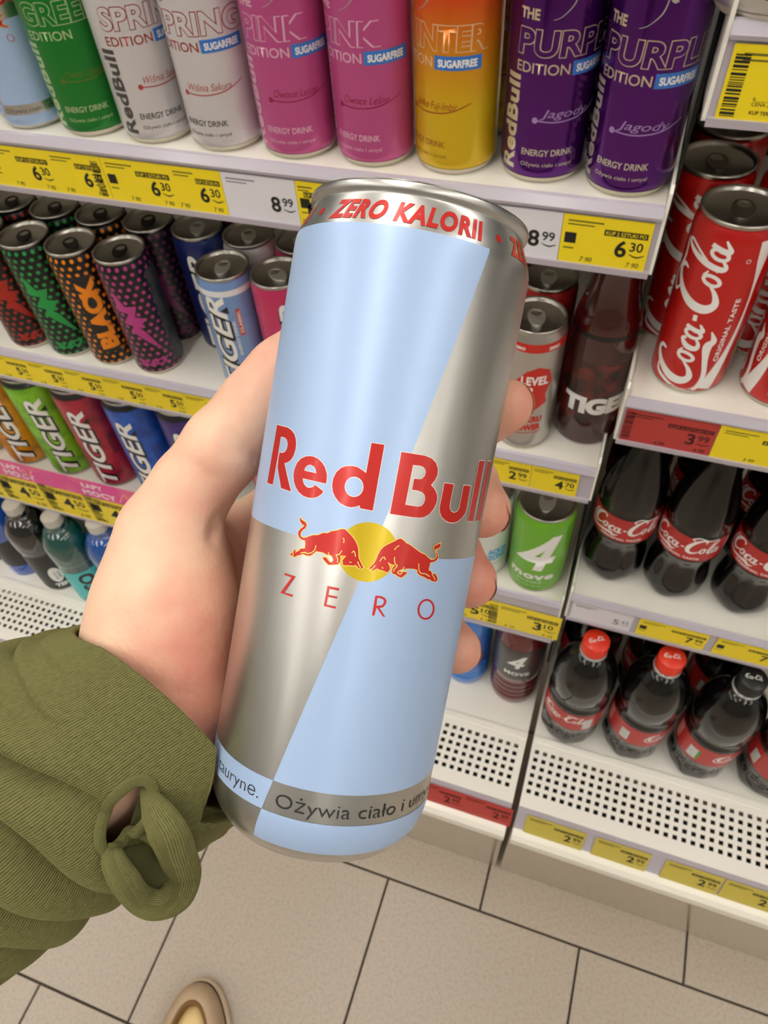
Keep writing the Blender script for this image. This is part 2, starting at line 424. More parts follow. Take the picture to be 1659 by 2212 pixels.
xs = [xon(p, 1040 + p * .25) for p in (-88, 4, 99, 196, 300, 400)]
for k in range(5):
    price_tag(xs[k] + .0003, xs[k + 1] - .0003, zt3, zb3, YEL, 'yellow price tag reading 4 below the pink strip ' + ('under the mustard can', 'under the orange can', 'under the lime green can', 'under the large red can', 'under the large blue can')[k], '4', '50', icon=True, bars=.5 if k else .4, small='6 00', group='yellow tags below the pink strip')
price_tag(xon(985, 1290), xon(1073, 1320), zt3 - .014, zb3 + .004, YEL, 'yellow tag with barcode edge left of the 3.10 tag', '5', '10', bars=float((xon(1073, 1320) - xon(985, 1290)) * 1000 - 9), small='4 10')
price_tag(xon(1073, 1320) + .0004, xon(1214, 1340), zt3 - .014, zb3 + .004, YEL, 'yellow tag reading 3.10 under the green can', '3', '10', small='4 10')
# pink topper strip
xa, xb = xs[0], xs[5]
o = addobj('promo_strip', MB().box(0, xb - xa, -.0005, .0005, 0, .037).mesh('promo_strip', mat('pink_card', 'e23c93', .4, 0, .3, noise=.6, nscale=25, c2='f07a8a')))
o.location = (xa, FR - .0092, Z3 - .014); tag(o, 'glossy pink promotional strip along the rail under the large bright cans', 'promo strip')
W_ = (xb - xa) * 1000; gl = []
for px in (20, 190, 360):
    x_ = (xon(px, 1000 + .25 * px) - xa) * 1000
    gl += [text('ŁAPY', 10, x_, 21, bold=.05, sp=1.1), text('MOCY', 11, x_ - 3, 5, bold=.06, sx=1.15, sp=1.1)]
addobj('lettering', flat('lettering', gl, mat('print_pale', 'f7dbe6', .4)), o)['kind'] = 'stuff'
addobj('motif', flat('motif', [stroke([(x_, 5), (x_ + 14, 26), (x_ + 18, 12), (x_ + 30, 30)], 2.5) for x_ in ((xon(p, 1050) - xa) * 1000 for p in (75, 255))], mat('motif_peach', 'f58f86', .4)), o)
# right bay tags
o = price_tag(.0285, .125, ZA - .008, ZA - .047, YEL, 'yellow tag with a tall barcode on the highest rail', '', '', bars=True, small='')
addobj('lettering', flat('lettering', [text('NAPÓJ\nCHERRY', 3.4, 20, 33, bold=.02), text('IL ______\nCENA ZA LITR', 2., 17, 12), text('KUP TERAZ', 2., 17, 5, bold=.02)], INK), o)['kind'] = 'stuff'
price_tag(xon(1352, 890), xon(1552, 925), ZB - .008, ZB - .0435, REDC, 'red price tag reading 3.99 under the cola cans', '3', '99', bars=.6, small='4 99', ink=mat('red_tag_ink', '3d0a0a', .6))
price_tag(xon(1552, 925) + .0006, xon(1760, 960), ZB - .008, ZB - .0435, YEL, 'yellow price tag next to the red tag under the cola cans', '3', '49', small='3 99')
price_tag(xon(1235, 1310), xon(1366, 1340), ZC - .009, ZC - .0425, WHT, 'faded whitish price tag under the small cola bottles', '5', '43', band=False, small='', ink=mat('pale_ink', '8c8890', .6))
price_tag(xon(1378, 1345), xon(1530, 1375), ZC - .009, ZC - .0425, YEL, 'yellow price tag beside the whitish tag under the cola bottles', '7', '99', icon=True, small='')
price_tag(xon(1548, 1380), xon(1700, 1410), ZC - .009, ZC - .0425, YEL, 'yellow price tag farther along the rail under the cola bottles', '7', '99', icon=True, small='')
# bottom rail tags (sloping)
def low(px, py): return on_z(px, py, ZD - .03).x
tl = math.atan2(.0165, .056)
for a, b, c, lb in ((905, 1000, REDC, 'red tag on the bottom rail below the air grille'), (1000, 1106, REDC, 'red tag beside the gap between the two bottom rails'), (1135, 1262, YELD, 'yellow tag at the start of the bottom rail under the cola'), (1282, 1400, YELD, 'second yellow tag on the bottom rail under the cola'), (1432, 1556, YELD, 'third yellow tag on the bottom rail under the cola'), (1560, 1690, YELD, 'fourth yellow tag on the bottom rail under the cola')):
    ya = 1700 + (a - 920) * .345
    price_tag(low(a, ya), low(b, ya + (b - a) * .345), ZD - .010, ZD - .052, c, lb, '2', '99', y=.2972, tilt=-tl, small='', ink=INK if c is YELD else mat('red_tag_ink', '3d0a0a', .6))
for a, b, lb in ((-60, 18, 'yellow tag on the bottom rail below the blue bottle with black label'), (24, 100, 'yellow tag on the bottom rail below the black bottle with white badge')):
    ya = 1395 + a * .4
    price_tag(low(a, ya), low(b, ya + (b - a) * .4), ZD - .010, ZD - .052, YEL, lb, '2', '99', y=.2972, tilt=-tl, small='', group='yellow tags under the black bottles')
# ------------------------------------------------------------------ cans
def can_profile(r, h, neck=.0022):
    return [(r * .74, .0005), (r * .80, 0), (r * .86, .0008), (r * .93, .0035), (r * .98, .0065), (r, .010), (r, h - .012), (r * .99, h - .0098), (r - neck, h - .0045), (r - neck - .0006, h - .0032), (r - neck + .0002, h - .0026), (r - neck + .0002, h - .0006), (r - neck - .0004, h)]
def lid_mesh(r, h, neck, m):
    q = r - neck
    return lathe('lid', [(0, h - .0046), (q * .55, h - .0046), (q * .78, h - .0048), (q * .84, h - .0066), (q * .89, h - .0064), (q * .93, h - .001), (q * .985, h + .0006), (q + .0009, h), (q + .0009, h - .0022), (q + .0002, h - .003)], 48, m)
def tab_mesh(h, m, k=1.):
    L, W = .0125 * k, .0078 * k; n = 24; V = []; F = []
    for lay, z in ((0, h - .0042), (1, h - .0024)):
        for i in range(n):
            a = 2 * PI * i / n; V.append((W * math.sin(a) * (1 + .12 * math.cos(a)), L * math.cos(a), z))
        for i in range(n):
            a = 2 * PI * i / n; V.append((W * .62 * math.sin(a), L * .36 * math.cos(a) + L * .46, z))
    for i in range(n):
        k2 = (i + 1) % n
        F += [(2 * n + i, 2 * n + k2, 3 * n + k2, 3 * n + i), (i, k2, 2 * n + k2, 2 * n + i), (n + k2, n + i, 3 * n + i, 3 * n + k2)]
    return mesh('tab', V, F, m)
LIDC = {}; FOOT = {}
def base_can(r, h, bodym, neck=.0022, lidm=None, tabm=None, seg=56):
    k = (r, h, neck, lidm, tabm)
    if r not in FOOT: FOOT[r] = lathe('foot_rim', [(r * .79, -.0001), (r * .865, .0006), (r * .935, .0033), (r * .972, .0052)], 56, mat('foot_cream', 'd6cfbe', .4, .4), cap=False)
    if k not in LIDC: LIDC[k] = (lid_mesh(r, h, neck, lidm or LIDM), tab_mesh(h, tabm or TABM, r / .0285))
    prof = can_profile(r, h, neck)
    return prof, [('body', lathe('can_body', prof, seg, bodym, cap=False), None, None), ('lid', LIDC[k][0], None, 'silver can lid'), ('tab', LIDC[k][1], 1, None), ('foot_rim', FOOT[r], None, 'bare metal foot')]
CAN = dict(cat='can')
def face(x, y): return -math.atan2(x, y)          # rotation that turns a front towards the camera's side
def put(name, spec, x, y, z, deg, label, cat, group=None): return make(name, spec, (x, y, z), face(x, y) + math.radians(deg), label, cat, group)

# bull outlines traced for the drink cans (also used on the held can)
BULL_L = [(343,110),(375,160),(430,190),(460,230),(462,265),(440,310),(395,345),(360,380),(345,430),(360,475),(400,497),(450,492),(510,465),(580,445),(680,442),(750,410),(800,400),(850,410),(930,372),(1030,355),(1100,330),(1180,332),(1240,385),(1310,460),(1370,540),(1410,620),(1430,690),(1435,790),(1440,880),(1480,960),(1510,1030),(1535,1050),(1480,1078),(1430,1060),(1385,1005),(1330,1020),(1250,1010),(1170,1015),(1135,990),(1145,955),(1130,925),(1205,835),(1095,828),(1100,900),(1090,950),(1045,995),(960,1000),(870,1003),(830,960),(780,905),(765,862),(830,865),(860,910),(890,950),(940,955),(965,910),(940,850),(890,830),(840,810),(770,770),(690,755),(640,745),(590,790),(530,830),(460,830),(400,800),(330,820),(280,830),(245,855),(200,840),(160,825),(165,790),(205,770),(240,720),(265,735),(240,775),(320,740),(345,700),(430,695),(440,600),(430,540),(380,530),(330,490),(305,430),(310,380),(345,330),(400,290),(420,260),(380,240),(345,190),(335,140)]
BULL_R = [(1495,375),(1490,440),(1450,478),(1400,490),(1395,510),(1430,570),(1445,640),(1425,690),(1370,725),(1300,740),(1285,800),(1265,885),(1310,900),(1335,960),(1385,950),(1420,1000),(1435,1050),(1420,1090),(1370,1100),(1320,1085),(1300,1060),(1240,1050),(1180,1010),(1110,985),(1060,940),(1055,880),(980,858),(850,855),(780,880),(720,900),(740,915),(800,920),(865,920),(850,950),(790,1005),(750,1028),(700,1005),(640,965),(585,945),(575,890),(600,830),(640,790),(560,770),(500,730),(535,810),(548,865),(520,900),(490,930),(440,905),(380,885),(330,870),(300,855),(225,890),(180,895),(215,860),(140,855),(200,800),(250,745),(290,670),(320,590),(370,500),(430,440),(520,390),(620,345),(700,300),(745,290),(790,315),(840,370),(920,410),(1000,470),(1070,520),(1130,560),(1200,590),(1260,650),(1310,690),(1360,690),(1400,660),(1420,610),(1400,540),(1365,480),(1370,440),(1420,405)]

# ---- tall edition cans on the top shelf
RT_, HT_ = .0283, .155
EW = dict(GREEN=62, SPRING=68, PINK=47, PURPLE=72, WINTER=70)
def edition_can(key, bodym, word, tc, flavour, fc, sugar=True, fillm=None, smallm=None):
    prof, spec = base_can(RT_, HT_, bodym); rf = rprof(prof)
    tm = mat('ed_text_' + key, tc, .35, .4); fm = mat('ed_flav_' + key, fc, .5)
    w_ = text(word, 13.5, -20, 78.5, bold=.035, shear=.05, fit=EW[word])
    spec += [('lettering', wrap('lettering', [text(word, 13.5, -20.4, 78.5, bold=.075, shear=.05, fit=EW[word] + .8), text('THE', 5.5, -20, 96.5, bold=.05, fit=13), text('EDITION', 6, -20, 68.5, bold=.01, fit=34)], rf, tm, .12, 4), None, None)]
    spec += [('lettering_fill', wrap('lettering_fill', [w_], rf, fillm or bodym, .2, 4), None, None)]
    if sugar:
        spec += [('ribbon', wrap('ribbon', [rect(15.5, 46, 67.5, 75.5)], rf, PBLUE, .14, 3), None, 'blue sugarfree ribbon'), ('ribbon_lettering', wrap('ribbon_lettering', [text('SUGARFREE', 4.2, 18, 69.4, fit=25, bold=.05)], rf, PWHITE, .22, 4), None, None)]
    wm = smallm or tm
    spec += [('wordmark', wrap('wordmark', [text('RedBull', 11, -17, 9, rot=90, bold=.05, fit=57, sp=1.06)], rf, wm, .12, 4), None, None)]
    spec += [('flavour_line', wrap('flavour_line', [disc(-4, 42, 1.9, 14), stroke([(-4, 42, .8), (10, 41.2, .8), (26, 43, .8), (40, 48, .6)]), text(flavour, 5, -1, 44, shear=.3, bold=.0, fit=32)], rf, fm, .12, 4), None, None)]
    spec += [('small_print', wrap('small_print', [text('ENERGY DRINK', 4.2, -11, 20, bold=.02, fit=34), text('Ożywia ciało i umysł', 2.6, -11, 13, fit=35)], rf, wm, .12, 4), None, None)]
    bl = [((p[0] - 950) * .033, (700 - p[1]) * .033 + 122) for p in BULL_L]
    spec += [('bull_emblem', wrap('bull_emblem', [poly([bl]), stroke([(14, 112, .6), (12, 105, .7), (6, 99, .4), (1, 97, .3)])], rf, mat('emblem_silver', 'c9c5c4', .3, .7), .12, 3), None, None)]
    return spec
def enamel(key, c, c2=None, rough=.34, metal=.35, n=.0): return mat('can_' + key, c, rough, metal, .25, noise=n, nscale=30, c2=c2)
ED = {
 'green': edition_can('green', enamel('green', '0c7a26'), 'GREEN', 'b9cf9a', 'Owoc Opuncji', '5a6a10', False),
 'spring': edition_can('spring', enamel('spring', 'cfcacb', metal=.25), 'SPRING', 'a02b2b', 'Wiśnia Sakura', 'a83838', True, smallm=mat('spring_grey', '55504f', .4, .5)),
 'pink': edition_can('pink', enamel('pinkc', 'c0508c'), 'PINK', 'eab9d2', 'Owoce Leśne', '8f1540', True),
 'purple': edition_can('purple', enamel('purplec', '5a1878', rough=.17, metal=.8), 'PURPLE', 'c9b89a', 'Jagody', '9a7ab0', True, smallm=mat('purple_gold', 'd9d2bd', .3, .6)),
}
# winter can: orange at the top running to yellow at the foot (printed gradient)
wm_ = mat('can_winter', 'e0781a', .34, .35, .25); nt = wm_.node_tree; bs = nt.nodes['Principled BSDF']
tcn = nt.nodes.new('ShaderNodeTexCoord'); sx = nt.nodes.new('ShaderNodeSeparateXYZ'); rp = nt.nodes.new('ShaderNodeValToRGB')
mr = nt.nodes.new('ShaderNodeMapRange'); mr.inputs['From Min'].default_value = .0; mr.inputs['From Max'].default_value = .155
nt.links.new(tcn.outputs['Object'], sx.inputs[0]); nt.links.new(sx.outputs[2], mr.inputs[0]); nt.links.new(mr.outputs[0], rp.inputs[0]); nt.links.new(rp.outputs[0], bs.inputs['Base Color'])
rp.color_ramp.elements[0].position = .28; rp.color_ramp.elements[0].color = lin('d8b40c'); rp.color_ramp.elements[1].position = .68; rp.color_ramp.elements[1].color = lin('d84a10')
ED['winter'] = edition_can('winter', wm_, 'WINTER', 'ecc49a', 'Jabłko Fuji-Imbir', 'a0410e', True, smallm=mat('winter_small', '9a6a10', .5))
G1 = 'tall slim cans on the top shelf'
for key, x, y, deg, lb in (('green', -.429, .497, -24, 'tall green energy drink can beside the light blue one'),
        ('spring', -.3705, .497, -5, 'tall white spring edition can beside the green can'), ('spring', -.3105, .497, -45, 'tall white spring edition can beside the pink can'),
        ('pink', -.2505, .498, -28, 'tall pink edition can next to the white cans'), ('pink', -.1905, .499, -42, 'tall pink edition can next to the orange and yellow can'),
        ('winter', -.132, .501, -62, 'tall orange to yellow winter edition can between pink and purple'),
        ('purple', -.0715, .503, -6, 'tall purple edition can next to the orange and yellow can'), ('purple', -.013, .497, -22, 'tall purple edition can at the end of the top shelf')):
    put('energy_drink_can', ED[key], x, y, Z1, deg, lb, 'can', G1)
# second row just behind
for key, x, lb in (('spring', -.342, 'white can standing behind the two white spring cans'), ('pink', -.221, 'pink can standing behind the two pink cans'), ('winter', -.128, 'orange can behind the front orange and yellow can'), ('purple', -.043, 'purple can standing behind the two purple cans')):
    put('energy_drink_can', ED[key], x, .5605, Z1, 0, lb, 'can', 'second row on the top shelf')

# ---- slim 250 ml cans, second shelf
RS, HS = .0262, .135
def dots_mat(key, c):
    M = mat('dots_' + key, '0d0d0d', .35, .2, .3); nt = M.node_tree; b = nt.nodes['Principled BSDF']
    tc = nt.nodes.new('ShaderNodeTexCoord'); sp = nt.nodes.new('ShaderNodeSeparateXYZ'); nt.links.new(tc.outputs['Object'], sp.inputs[0])
    def mt(op, a, b_=None, c_=None):
        n = nt.nodes.new('ShaderNodeMath'); n.operation = op
        for i, v in enumerate((a, b_, c_)):
            if v is None: continue
            if isinstance(v, (int, float)): n.inputs[i].default_value = v
            else: nt.links.new(v, n.inputs[i])
        return n.outputs[0]
    an = mt('ARCTAN2', sp.outputs[0], mt('MULTIPLY', sp.outputs[1], -1.))
    u = mt('MULTIPLY', an, 20 / (2 * PI)); v = mt('MULTIPLY', sp.outputs[2], 20 / (2 * PI * RS))
    def cell(du, dv):
        a = mt('SUBTRACT', mt('FRACT', mt('ADD', u, du)), .5); q = mt('SUBTRACT', mt('FRACT', mt('ADD', mt('MULTIPLY', v, .58), dv)), .5)
        return mt('SQRT', mt('ADD', mt('MULTIPLY', a, a), mt('MULTIPLY', mt('MULTIPLY', q, q), 2.9)))
    d = mt('MINIMUM', cell(0., 0.), cell(.5, .5))
    mask = mt('LESS_THAN', d, .235); mask = mt('MULTIPLY', mask, mt('GREATER_THAN', 2.2, mt('ABSOLUTE', an)))
    mx = nt.nodes.new('ShaderNodeMix'); mx.data_type = 'RGBA'; mx.inputs['A'].default_value = lin('0d0d0d'); mx.inputs['B'].default_value = lin(c)
    nt.links.new(mask, mx.inputs['Factor']); nt.links.new(mx.outputs['Result'], b.inputs['Base Color'])
    return M
BOLT = [(-15, 106), (-6, 88), (5, 88), (0, 76), (9, 72), (1, 62), (5, 57), (16, 30), (-9, 60), (-4, 65), (-14, 68), (-5, 80), (-16, 82)]
def black_can(key, c, motif):
    prof, spec = base_can(RS, HS, dots_mat(key, c), .0022, LIDM, DARKTAB); rf = rprof(prof); cm = mat('blackcan_' + key, c, .4, .2, .2)
    if motif == 'bolt': spec += [('bolt_emblem', wrap('bolt_emblem', [poly([BOLT]), text('BLACK', 7, -13, 15, bold=.07, shear=.2)], rf, cm, .12, 4), None, None)]
    else:
        spec += [('panel', wrap('panel', [rect(-18, 4, 20, 112)], rf, PBLACK, .06, 3), None, None), ('lettering', wrap('lettering', [text('BLACK', 17, 2, 24, rot=90, bold=.09, fit=86, shear=-.1), text('energy', 3, 2, 22, rot=0, shear=.2)], rf, cm, .14, 4), None, None)]
    spec += [('side_print', wrap('side_print', [rect(24, 44, 12, 118)], rf, mat('side_grey', '4c5052', .35, .3, noise=.7, nscale=220, c2='1c1e1f', stretch=(1, 1, .3)), .08, 3), None, None)]
    return spec
BK_ = {'red': black_can('red', 'b02414', 'bolt'), 'green': black_can('green', '1f9a4a', 'bolt'), 'orange': black_can('orange', 'f08a0c', 'word'), 'pink': black_can('pink', 'b83a86', 'bolt'), 'dark': black_can('dark', '6a2450', 'bolt')}
G2 = 'slim cans on the second shelf'
for key, x, deg, lb in (('red', -.622, -8, 'black slim can with red dots beside the green bolt can'), ('green', -.567, -16, 'black slim can with a green lightning bolt'), ('orange', -.512, 4, 'black slim can with orange dots and large orange lettering'), ('pink', -.457, -20, 'black slim can with a pink lightning bolt')):
    put('energy_drink_can', BK_[key], x, .495, Z2, deg, lb, 'can', G2)
for key, x, lb in (('red', -.622, 'black can behind the red dotted can'), ('green', -.568, 'black can behind the green bolt can'), ('orange', -.513, 'black can behind the orange lettered can'), ('dark', -.457, 'black can with dim pink dots behind the pink bolt can')):
    put('energy_drink_can', BK_[key], x, .549, Z2, -10, lb, 'can', 'second row of slim cans')
put('energy_drink_can', BK_['dark'], -.403, .604, Z2, -10, 'dim pink dotted can deep behind the navy can', 'can', 'second row of slim cans')

def tiger(prof, key, bodyc, h, s0, ext, c2=None, tilt=0, outline='111111'):
    """big vertical outlined word running up the can"""
    rf = rprof(prof); out = []
    a = text('TIGER', h, s0, 8, rot=90, bold=.11, shear=.25, fit=ext); b = text('TIGER', h, s0 - h * .03, 8 + ext * .012, rot=90, bold=.03, shear=.25, fit=ext * .975)
    out += [('lettering_outline', wrap('lettering_outline', [a], rf, PBLACK, .10, 4), None, None), ('lettering', wrap('lettering', [b], rf, PWHITE, .2, 4), None, None)]
    return out
def tiger_slim(key, c, neckc=None, badge=True):
    prof, spec = base_can(RS, HS, mat('tslim_' + key, c, .36, .25, .3, noise=.25, nscale=18, c2=tuple(v * .75 for v in lin(c)[:3])))
    rf = rprof(prof); spec += tiger(prof, key, c, 19, 2, 112)
    if neckc: spec += [('neck_band', wrap('neck_band', [rect(-82, 82, 118, 124)], rf, mat('neckband_' + key, neckc, .4, .2), .08, 3, 2), None, None)]
    if badge: spec += [('badge', wrap('badge', [rect(10, 14.5, 74, 104)], rf, mat('badge_red', 'c8503c', .4), .12, 3), None, 'red badge'), ('badge_lettering', wrap('badge_lettering', [text('CLASSIC', 2.6, 13.6, 77, rot=90, bold=.04, fit=24), text('ENERGY DRINK', 2.8, 7.6, 52, rot=90, fit=40, bold=.03)], rf, PWHITE, .2, 4), None, None)]
    return spec
TS_ = {'blue': tiger_slim('blue', '7fa2d6', 'e9ebee'), 'navy': tiger_slim('navy', '1c2a6e'), 'pink': tiger_slim('pink', 'd0346a', None, False), 'white': tiger_slim('white', 'dcd8d8', 'f0f0f0', False)}
for key, x, y, deg, lb, g in (('blue', -.3475, .495, -20, 'light blue slim can with white outlined lettering', G2), ('pink', -.2925, .497, 24, 'pink slim can beside the light blue slim can', G2),
        ('navy', -.402, .549, -6, 'navy blue slim can behind the light blue can', 'second row of slim cans'), ('white', -.3465, .549, 0, 'white slim can behind the light blue slim can', 'second row of slim cans'), ('pink', -.2925, .551, 10, 'pink slim can behind the front pink slim can', 'second row of slim cans')):
    put('energy_drink_can', TS_[key], x, y, Z2, deg, lb, 'can', g)
# silver can with red bands
prof, spec = base_can(RS, HS, mat('levelup_silver', 'c2beb9', .3, .9)); rf = rprof(prof)
spec += [('band', wrap('band', [rect(-82, 82, 116, 124.5)], rf, PRED, .08, 3, 2), None, 'red band round the shoulder'), ('splash', wrap('splash', [poly([[(-14, 58), (-10, 72), (-15, 84), (-6, 96), (4, 101), (14, 97), (18, 84), (13, 70), (15, 60), (4, 52), (-5, 60)]])], rf, PRED, .1, 3), None, None),
         ('lettering', wrap('lettering', [text('LEVEL\nUP', 9, -10, 82, bold=.055, fit=24, sp=1.08), text('ZERO', 3, -20, 118, bold=.05), text('ZERO', 3, 10, 118, bold=.05)], rf, PWHITE, .2, 4, None), None, None), ('lower_lettering', wrap('lower_lettering', [text('CUKRU', 6.5, -12, 38, bold=.09, fit=25), text('POWER', 7, -12, 28, bold=.09, fit=25), stroke([(-12, 24, .8), (14, 25, .8)])], rf, PRED, .12, 4), None, None)]
put('energy_drink_can', spec, -.0595, .494, Z2, 8, 'silver slim can with red splash beside the dark red bottle', 'can')
prof, spec = base_can(RS, HS, mat('redcan_plain', 'b02018', .36, .3, .3)); rf = rprof(prof)
put('energy_drink_can', spec + tiger(prof, 'x', 'b02018', 12, 4, 100), -.0605, .551, Z2, 0, 'red slim can behind the silver can with red splash', 'can')

# ---- large 500 ml cans on the third shelf
RL, HL = .0335, .172
def tiger_big(key, c, c2, word=True):
    m_ = mat('tbig_' + key, c, .38, .15, .35, noise=.8, nscale=55, c2=c2)
    prof, spec = base_can(RL, HL, m_, .0035, LIDM); rf = rprof(prof)
    spec += tiger(prof, key, c, 22, -2, 138)
    spec += [('shoulder', wrap('shoulder', [rect(-104, 104, 161.5, 168)], rf, PBLACK, .08, 4, 2), None, 'black shoulder'), ('panel', wrap('panel', [rect(10, 19, 62, 96)], rf, mat('tbig_panel_' + key, c2, .4), .1, 3), None, None), ('panel_lettering', wrap('panel_lettering', [text('ENERGY', 2.4, 14, 65, rot=90, fit=28), text('DRINK', 2.4, 18, 65, rot=90, fit=24)], rf, mat('tb_pl_' + key, c, .4), .2, 4), None, None)]
    return spec
TB = {'yellow': tiger_big('yellow', 'c7a80e', '8f7a06'), 'orange': tiger_big('orange', 'e0960a', 'b06a06'), 'lime': tiger_big('lime', '84c81c', '4e8c0c'), 'red': tiger_big('red', 'b81f3c', '6e0f24'), 'blue': tiger_big('blue', '1f5ec4', '103a8c'), 'purple': tiger_big('purple', '3c2280', '22144c'), 'coral': tiger_big('coral', 'd9606e', '5a2a86')}
G3 = 'large cans on the third shelf'
for key, x, y, deg, lb in (('yellow', -.828, .503, -6, 'large mustard yellow can beside the orange can'), ('orange', -.755, .503, -6, 'large orange can beside the lime green can'), ('lime', -.682, .503, -2, 'large lime green can with white outlined lettering'), ('red', -.608, .503, -14, 'large red can between the lime green and blue cans'), ('blue', -.534, .503, -18, 'large blue can beside the red can'), ('purple', -.461, .506, -4, 'large purple can beside the blue can'), ('coral', xon(572, 1025, .475), .505, 10, 'large coral can with purple marks behind the thumb')):
    put('energy_drink_can', TB[key], x, y, Z3, deg, lb, 'can', G3)
# green and white isotonic cans
HM_ = .137
prof, spec = base_can(.0325, HM_, mat('move_green', '6fb428', .36, .2, .35), .0035); rf = rprof(prof)
FOUR = [(-14, 84), (12, 117), (19, 117), (12, 92), (17, 92), (15, 84), (10, 84), (8, 74), (1, 74), (3, 84)]
FOURH = [(1, 92), (5, 92), (8, 101)]
mv = [('numeral', wrap('numeral', [shift(poly([FOUR, FOURH]), -3, -62, 1.5)], rf, PWHITE, .12, 3), None, None), ('lettering', wrap('lettering', [text('move', 12, -29, 31, bold=.06, fit=54, sp=1.1), text('RESTART', 3, -18, 23, fit=30), text('isotonic drink', 2.4, -18, 16, fit=30)], rf, PWHITE, .12, 4), None, None)]
put('isotonic_can', spec + mv, -.0235, .500, Z3, -2, 'lime green can with a white numeral on the third shelf', 'can')
prof, spec = base_can(.0325, HM_, mat('move_white', 'd8dcd8', .36, .2, .35), .0035); rf = rprof(prof)
put('isotonic_can', spec + [('lettering', wrap('lettering', [text('AQUA\nZONE', 9, 2, 50, bold=.08, fit=26)], rf, mat('aqua_print', '3aa0d8', .4), .12, 4), None, None), ('small_print', wrap('small_print', [text('napój gazowany', 2.6, 2, 30, fit=26)], rf, mat('grey_small', '6a7070', .5), .12, 4), None, None)], -.0905, .502, Z3, 10, 'white can with blue print beside the lime green can', 'can')

# ---- red cola cans
def script(x=0, y=0, k=1., rot=0):
    S = []
    def ar(dx, P, q=1.15): S.append(stroke([(dx + p[0] + .22 * p[1], p[1], p[2] * q) for p in P]))
    C = [(1.75, 1.75, .10), (1.72, 2.1, .2), (1.3, 2.3, .22), (.75, 1.9, .34), (.38, 1.05, .46), (.45, .3, .46), (.9, -.08, .34), (1.45, .1, .2), (1.85, .55, .08)]
    ar(0, C)
    ar(0, [(.62, 2.0, .08), (.1, 1.9, .18), (-.1, 1.3, .2), (-.25, .2, .2), (.2, -.62, .26), (1.2, -.85, .24), (2.4, -.62, .28), (3.3, -.5, .42), (3.75, -.72, .30), (4.3, -.45, .06)])
    def o_(dx): S.append(ring(dx + .12, .46, .36, .55, .21, 20, -.22))
    o_(2.15); ar(1.9, [(.35, .95, .12), (.7, .75, .08)])
    ar(2.75, [(.62, .75, .18), (.42, .95, .16), (.1, .6, .3), (.15, .12, .28), (.5, .02, .18), (.85, .3, .08)])
    o_(3.75); ar(3.75, [(.34, .95, .2), (.28, .35, .26), (.42, .02, .22), (.75, .25, .08)])
    ar(4.55, [(.0, .62, .2), (.36, .66, .2)])
    C2 = [(p[0] * 1.12, p[1] * 1.12, p[2]) for p in C]
    ar(4.95, C2); ar(4.95, [(.7, 2.2, .08), (.2, 2.6, .16), (.9, 2.95, .14), (2.2, 2.55, .16), (3.2, 2.75, .08)])
    o_(7.15); ar(6.9, [(.35, .95, .12), (.7, .75, .08)])
    ar(7.75, [(.0, .3, .08), (.45, 1.4, .12), (.62, 2.2, .12), (.45, 2.5, .14), (.25, 2.2, .2), (.15, 1.1, .3), (.2, .2, .28), (.45, .0, .2), (.75, .3, .08)])
    o_(8.65); ar(8.65, [(.34, .98, .22), (.28, .35, .28), (.42, .02, .24), (.85, .35, .08)])
    return [shift(s, x, y, k, rot) for s in S]
RC, HC = .0292, .146
COKE = mat('cola_red', 'c41410', .3, .25, .4)
prof, spec = base_can(RC, HC, COKE, .0022, LIDM, mat('dull_tab', '8c8880', .3, 1.)); rf = rprof(prof)
cola = spec + [('script_lettering', wrap('script_lettering', script(0, 8, 13.3, 90), rf, PWHITE, .12, 3), None, 'white script lettering'),
    ('ribbon', wrap('ribbon', [stroke([(22, 136, 9), (23, 122, 7), (24.5, 105, 3), (26, 85, 2), (26, 65, 3), (24, 45, 5), (20, 25, 9), (15, 8, 12)])], rf, PWHITE, .1, 2), None, 'white ribbon'),
    ('small_lettering', wrap('small_lettering', [text('ORIGINAL TASTE', 3.6, 18, 36, rot=90, bold=.04, fit=56, sp=1.1)], rf, PWHITE, .12, 4), None, None), ('registered_mark', wrap('registered_mark', [ring(13, 122, 1.6, 1.6, .4, 14)], rf, PWHITE, .12, 4), None, None),
    ('facts_panel', wrap('facts_panel', [rect(34, 44, 14, 60)], rf, mat('facts_grey', '9a8484', .5, noise=.6, nscale=300, c2='5c3838'), .1, 3), None, None), ('facts_mark', wrap('facts_mark', [rect(36, 43, 34, 48), rect(36, 41, 14, 20)], rf, mat('facts_green', '2f9a2c', .5), .16, 3), None, None)]
G4 = 'red cola cans'
for x, y, deg, lb in ((.066, .507, 4, 'red cola can in front with its script facing out'), (.046, .5685, 12, 'red cola can behind the front cola can'), (.1345, .507, -72, 'red cola can turned to its green nutrition mark'), (.0545, .6285, -20, 'red cola can in the third row under the barcode tag'), (.108, .5655, 20, 'red cola can behind the turned cola can')):
    put('cola_can', cola, x, y, ZB, deg, lb, 'can', G4)
# striped can on the highest shelf
q_ = on_z(1652, 62, ZA); u_ = Vector((q_.x, q_.y, 0)).normalized(); SCX, SCY = q_.x + u_.x * .033, q_.y + u_.y * .033
prof, spec = base_can(.033, .115, mat('striped_silver', 'cfcdca', .3, .8, noise=.0)); rf = rprof(prof)
put('soft_drink_can', spec + [('stripes', wrap('stripes', [poly([[(k * 8 - 60, 12), (k * 8 - 57, 12), (k * 8 - 30, 95), (k * 8 - 33, 95)]]) for k in range(14)], rf, PBLACK, .1, 4), None, 'black slanted stripes')], SCX, SCY, ZA, 0, 'silver can with black slanted stripes on the highest shelf', 'can')

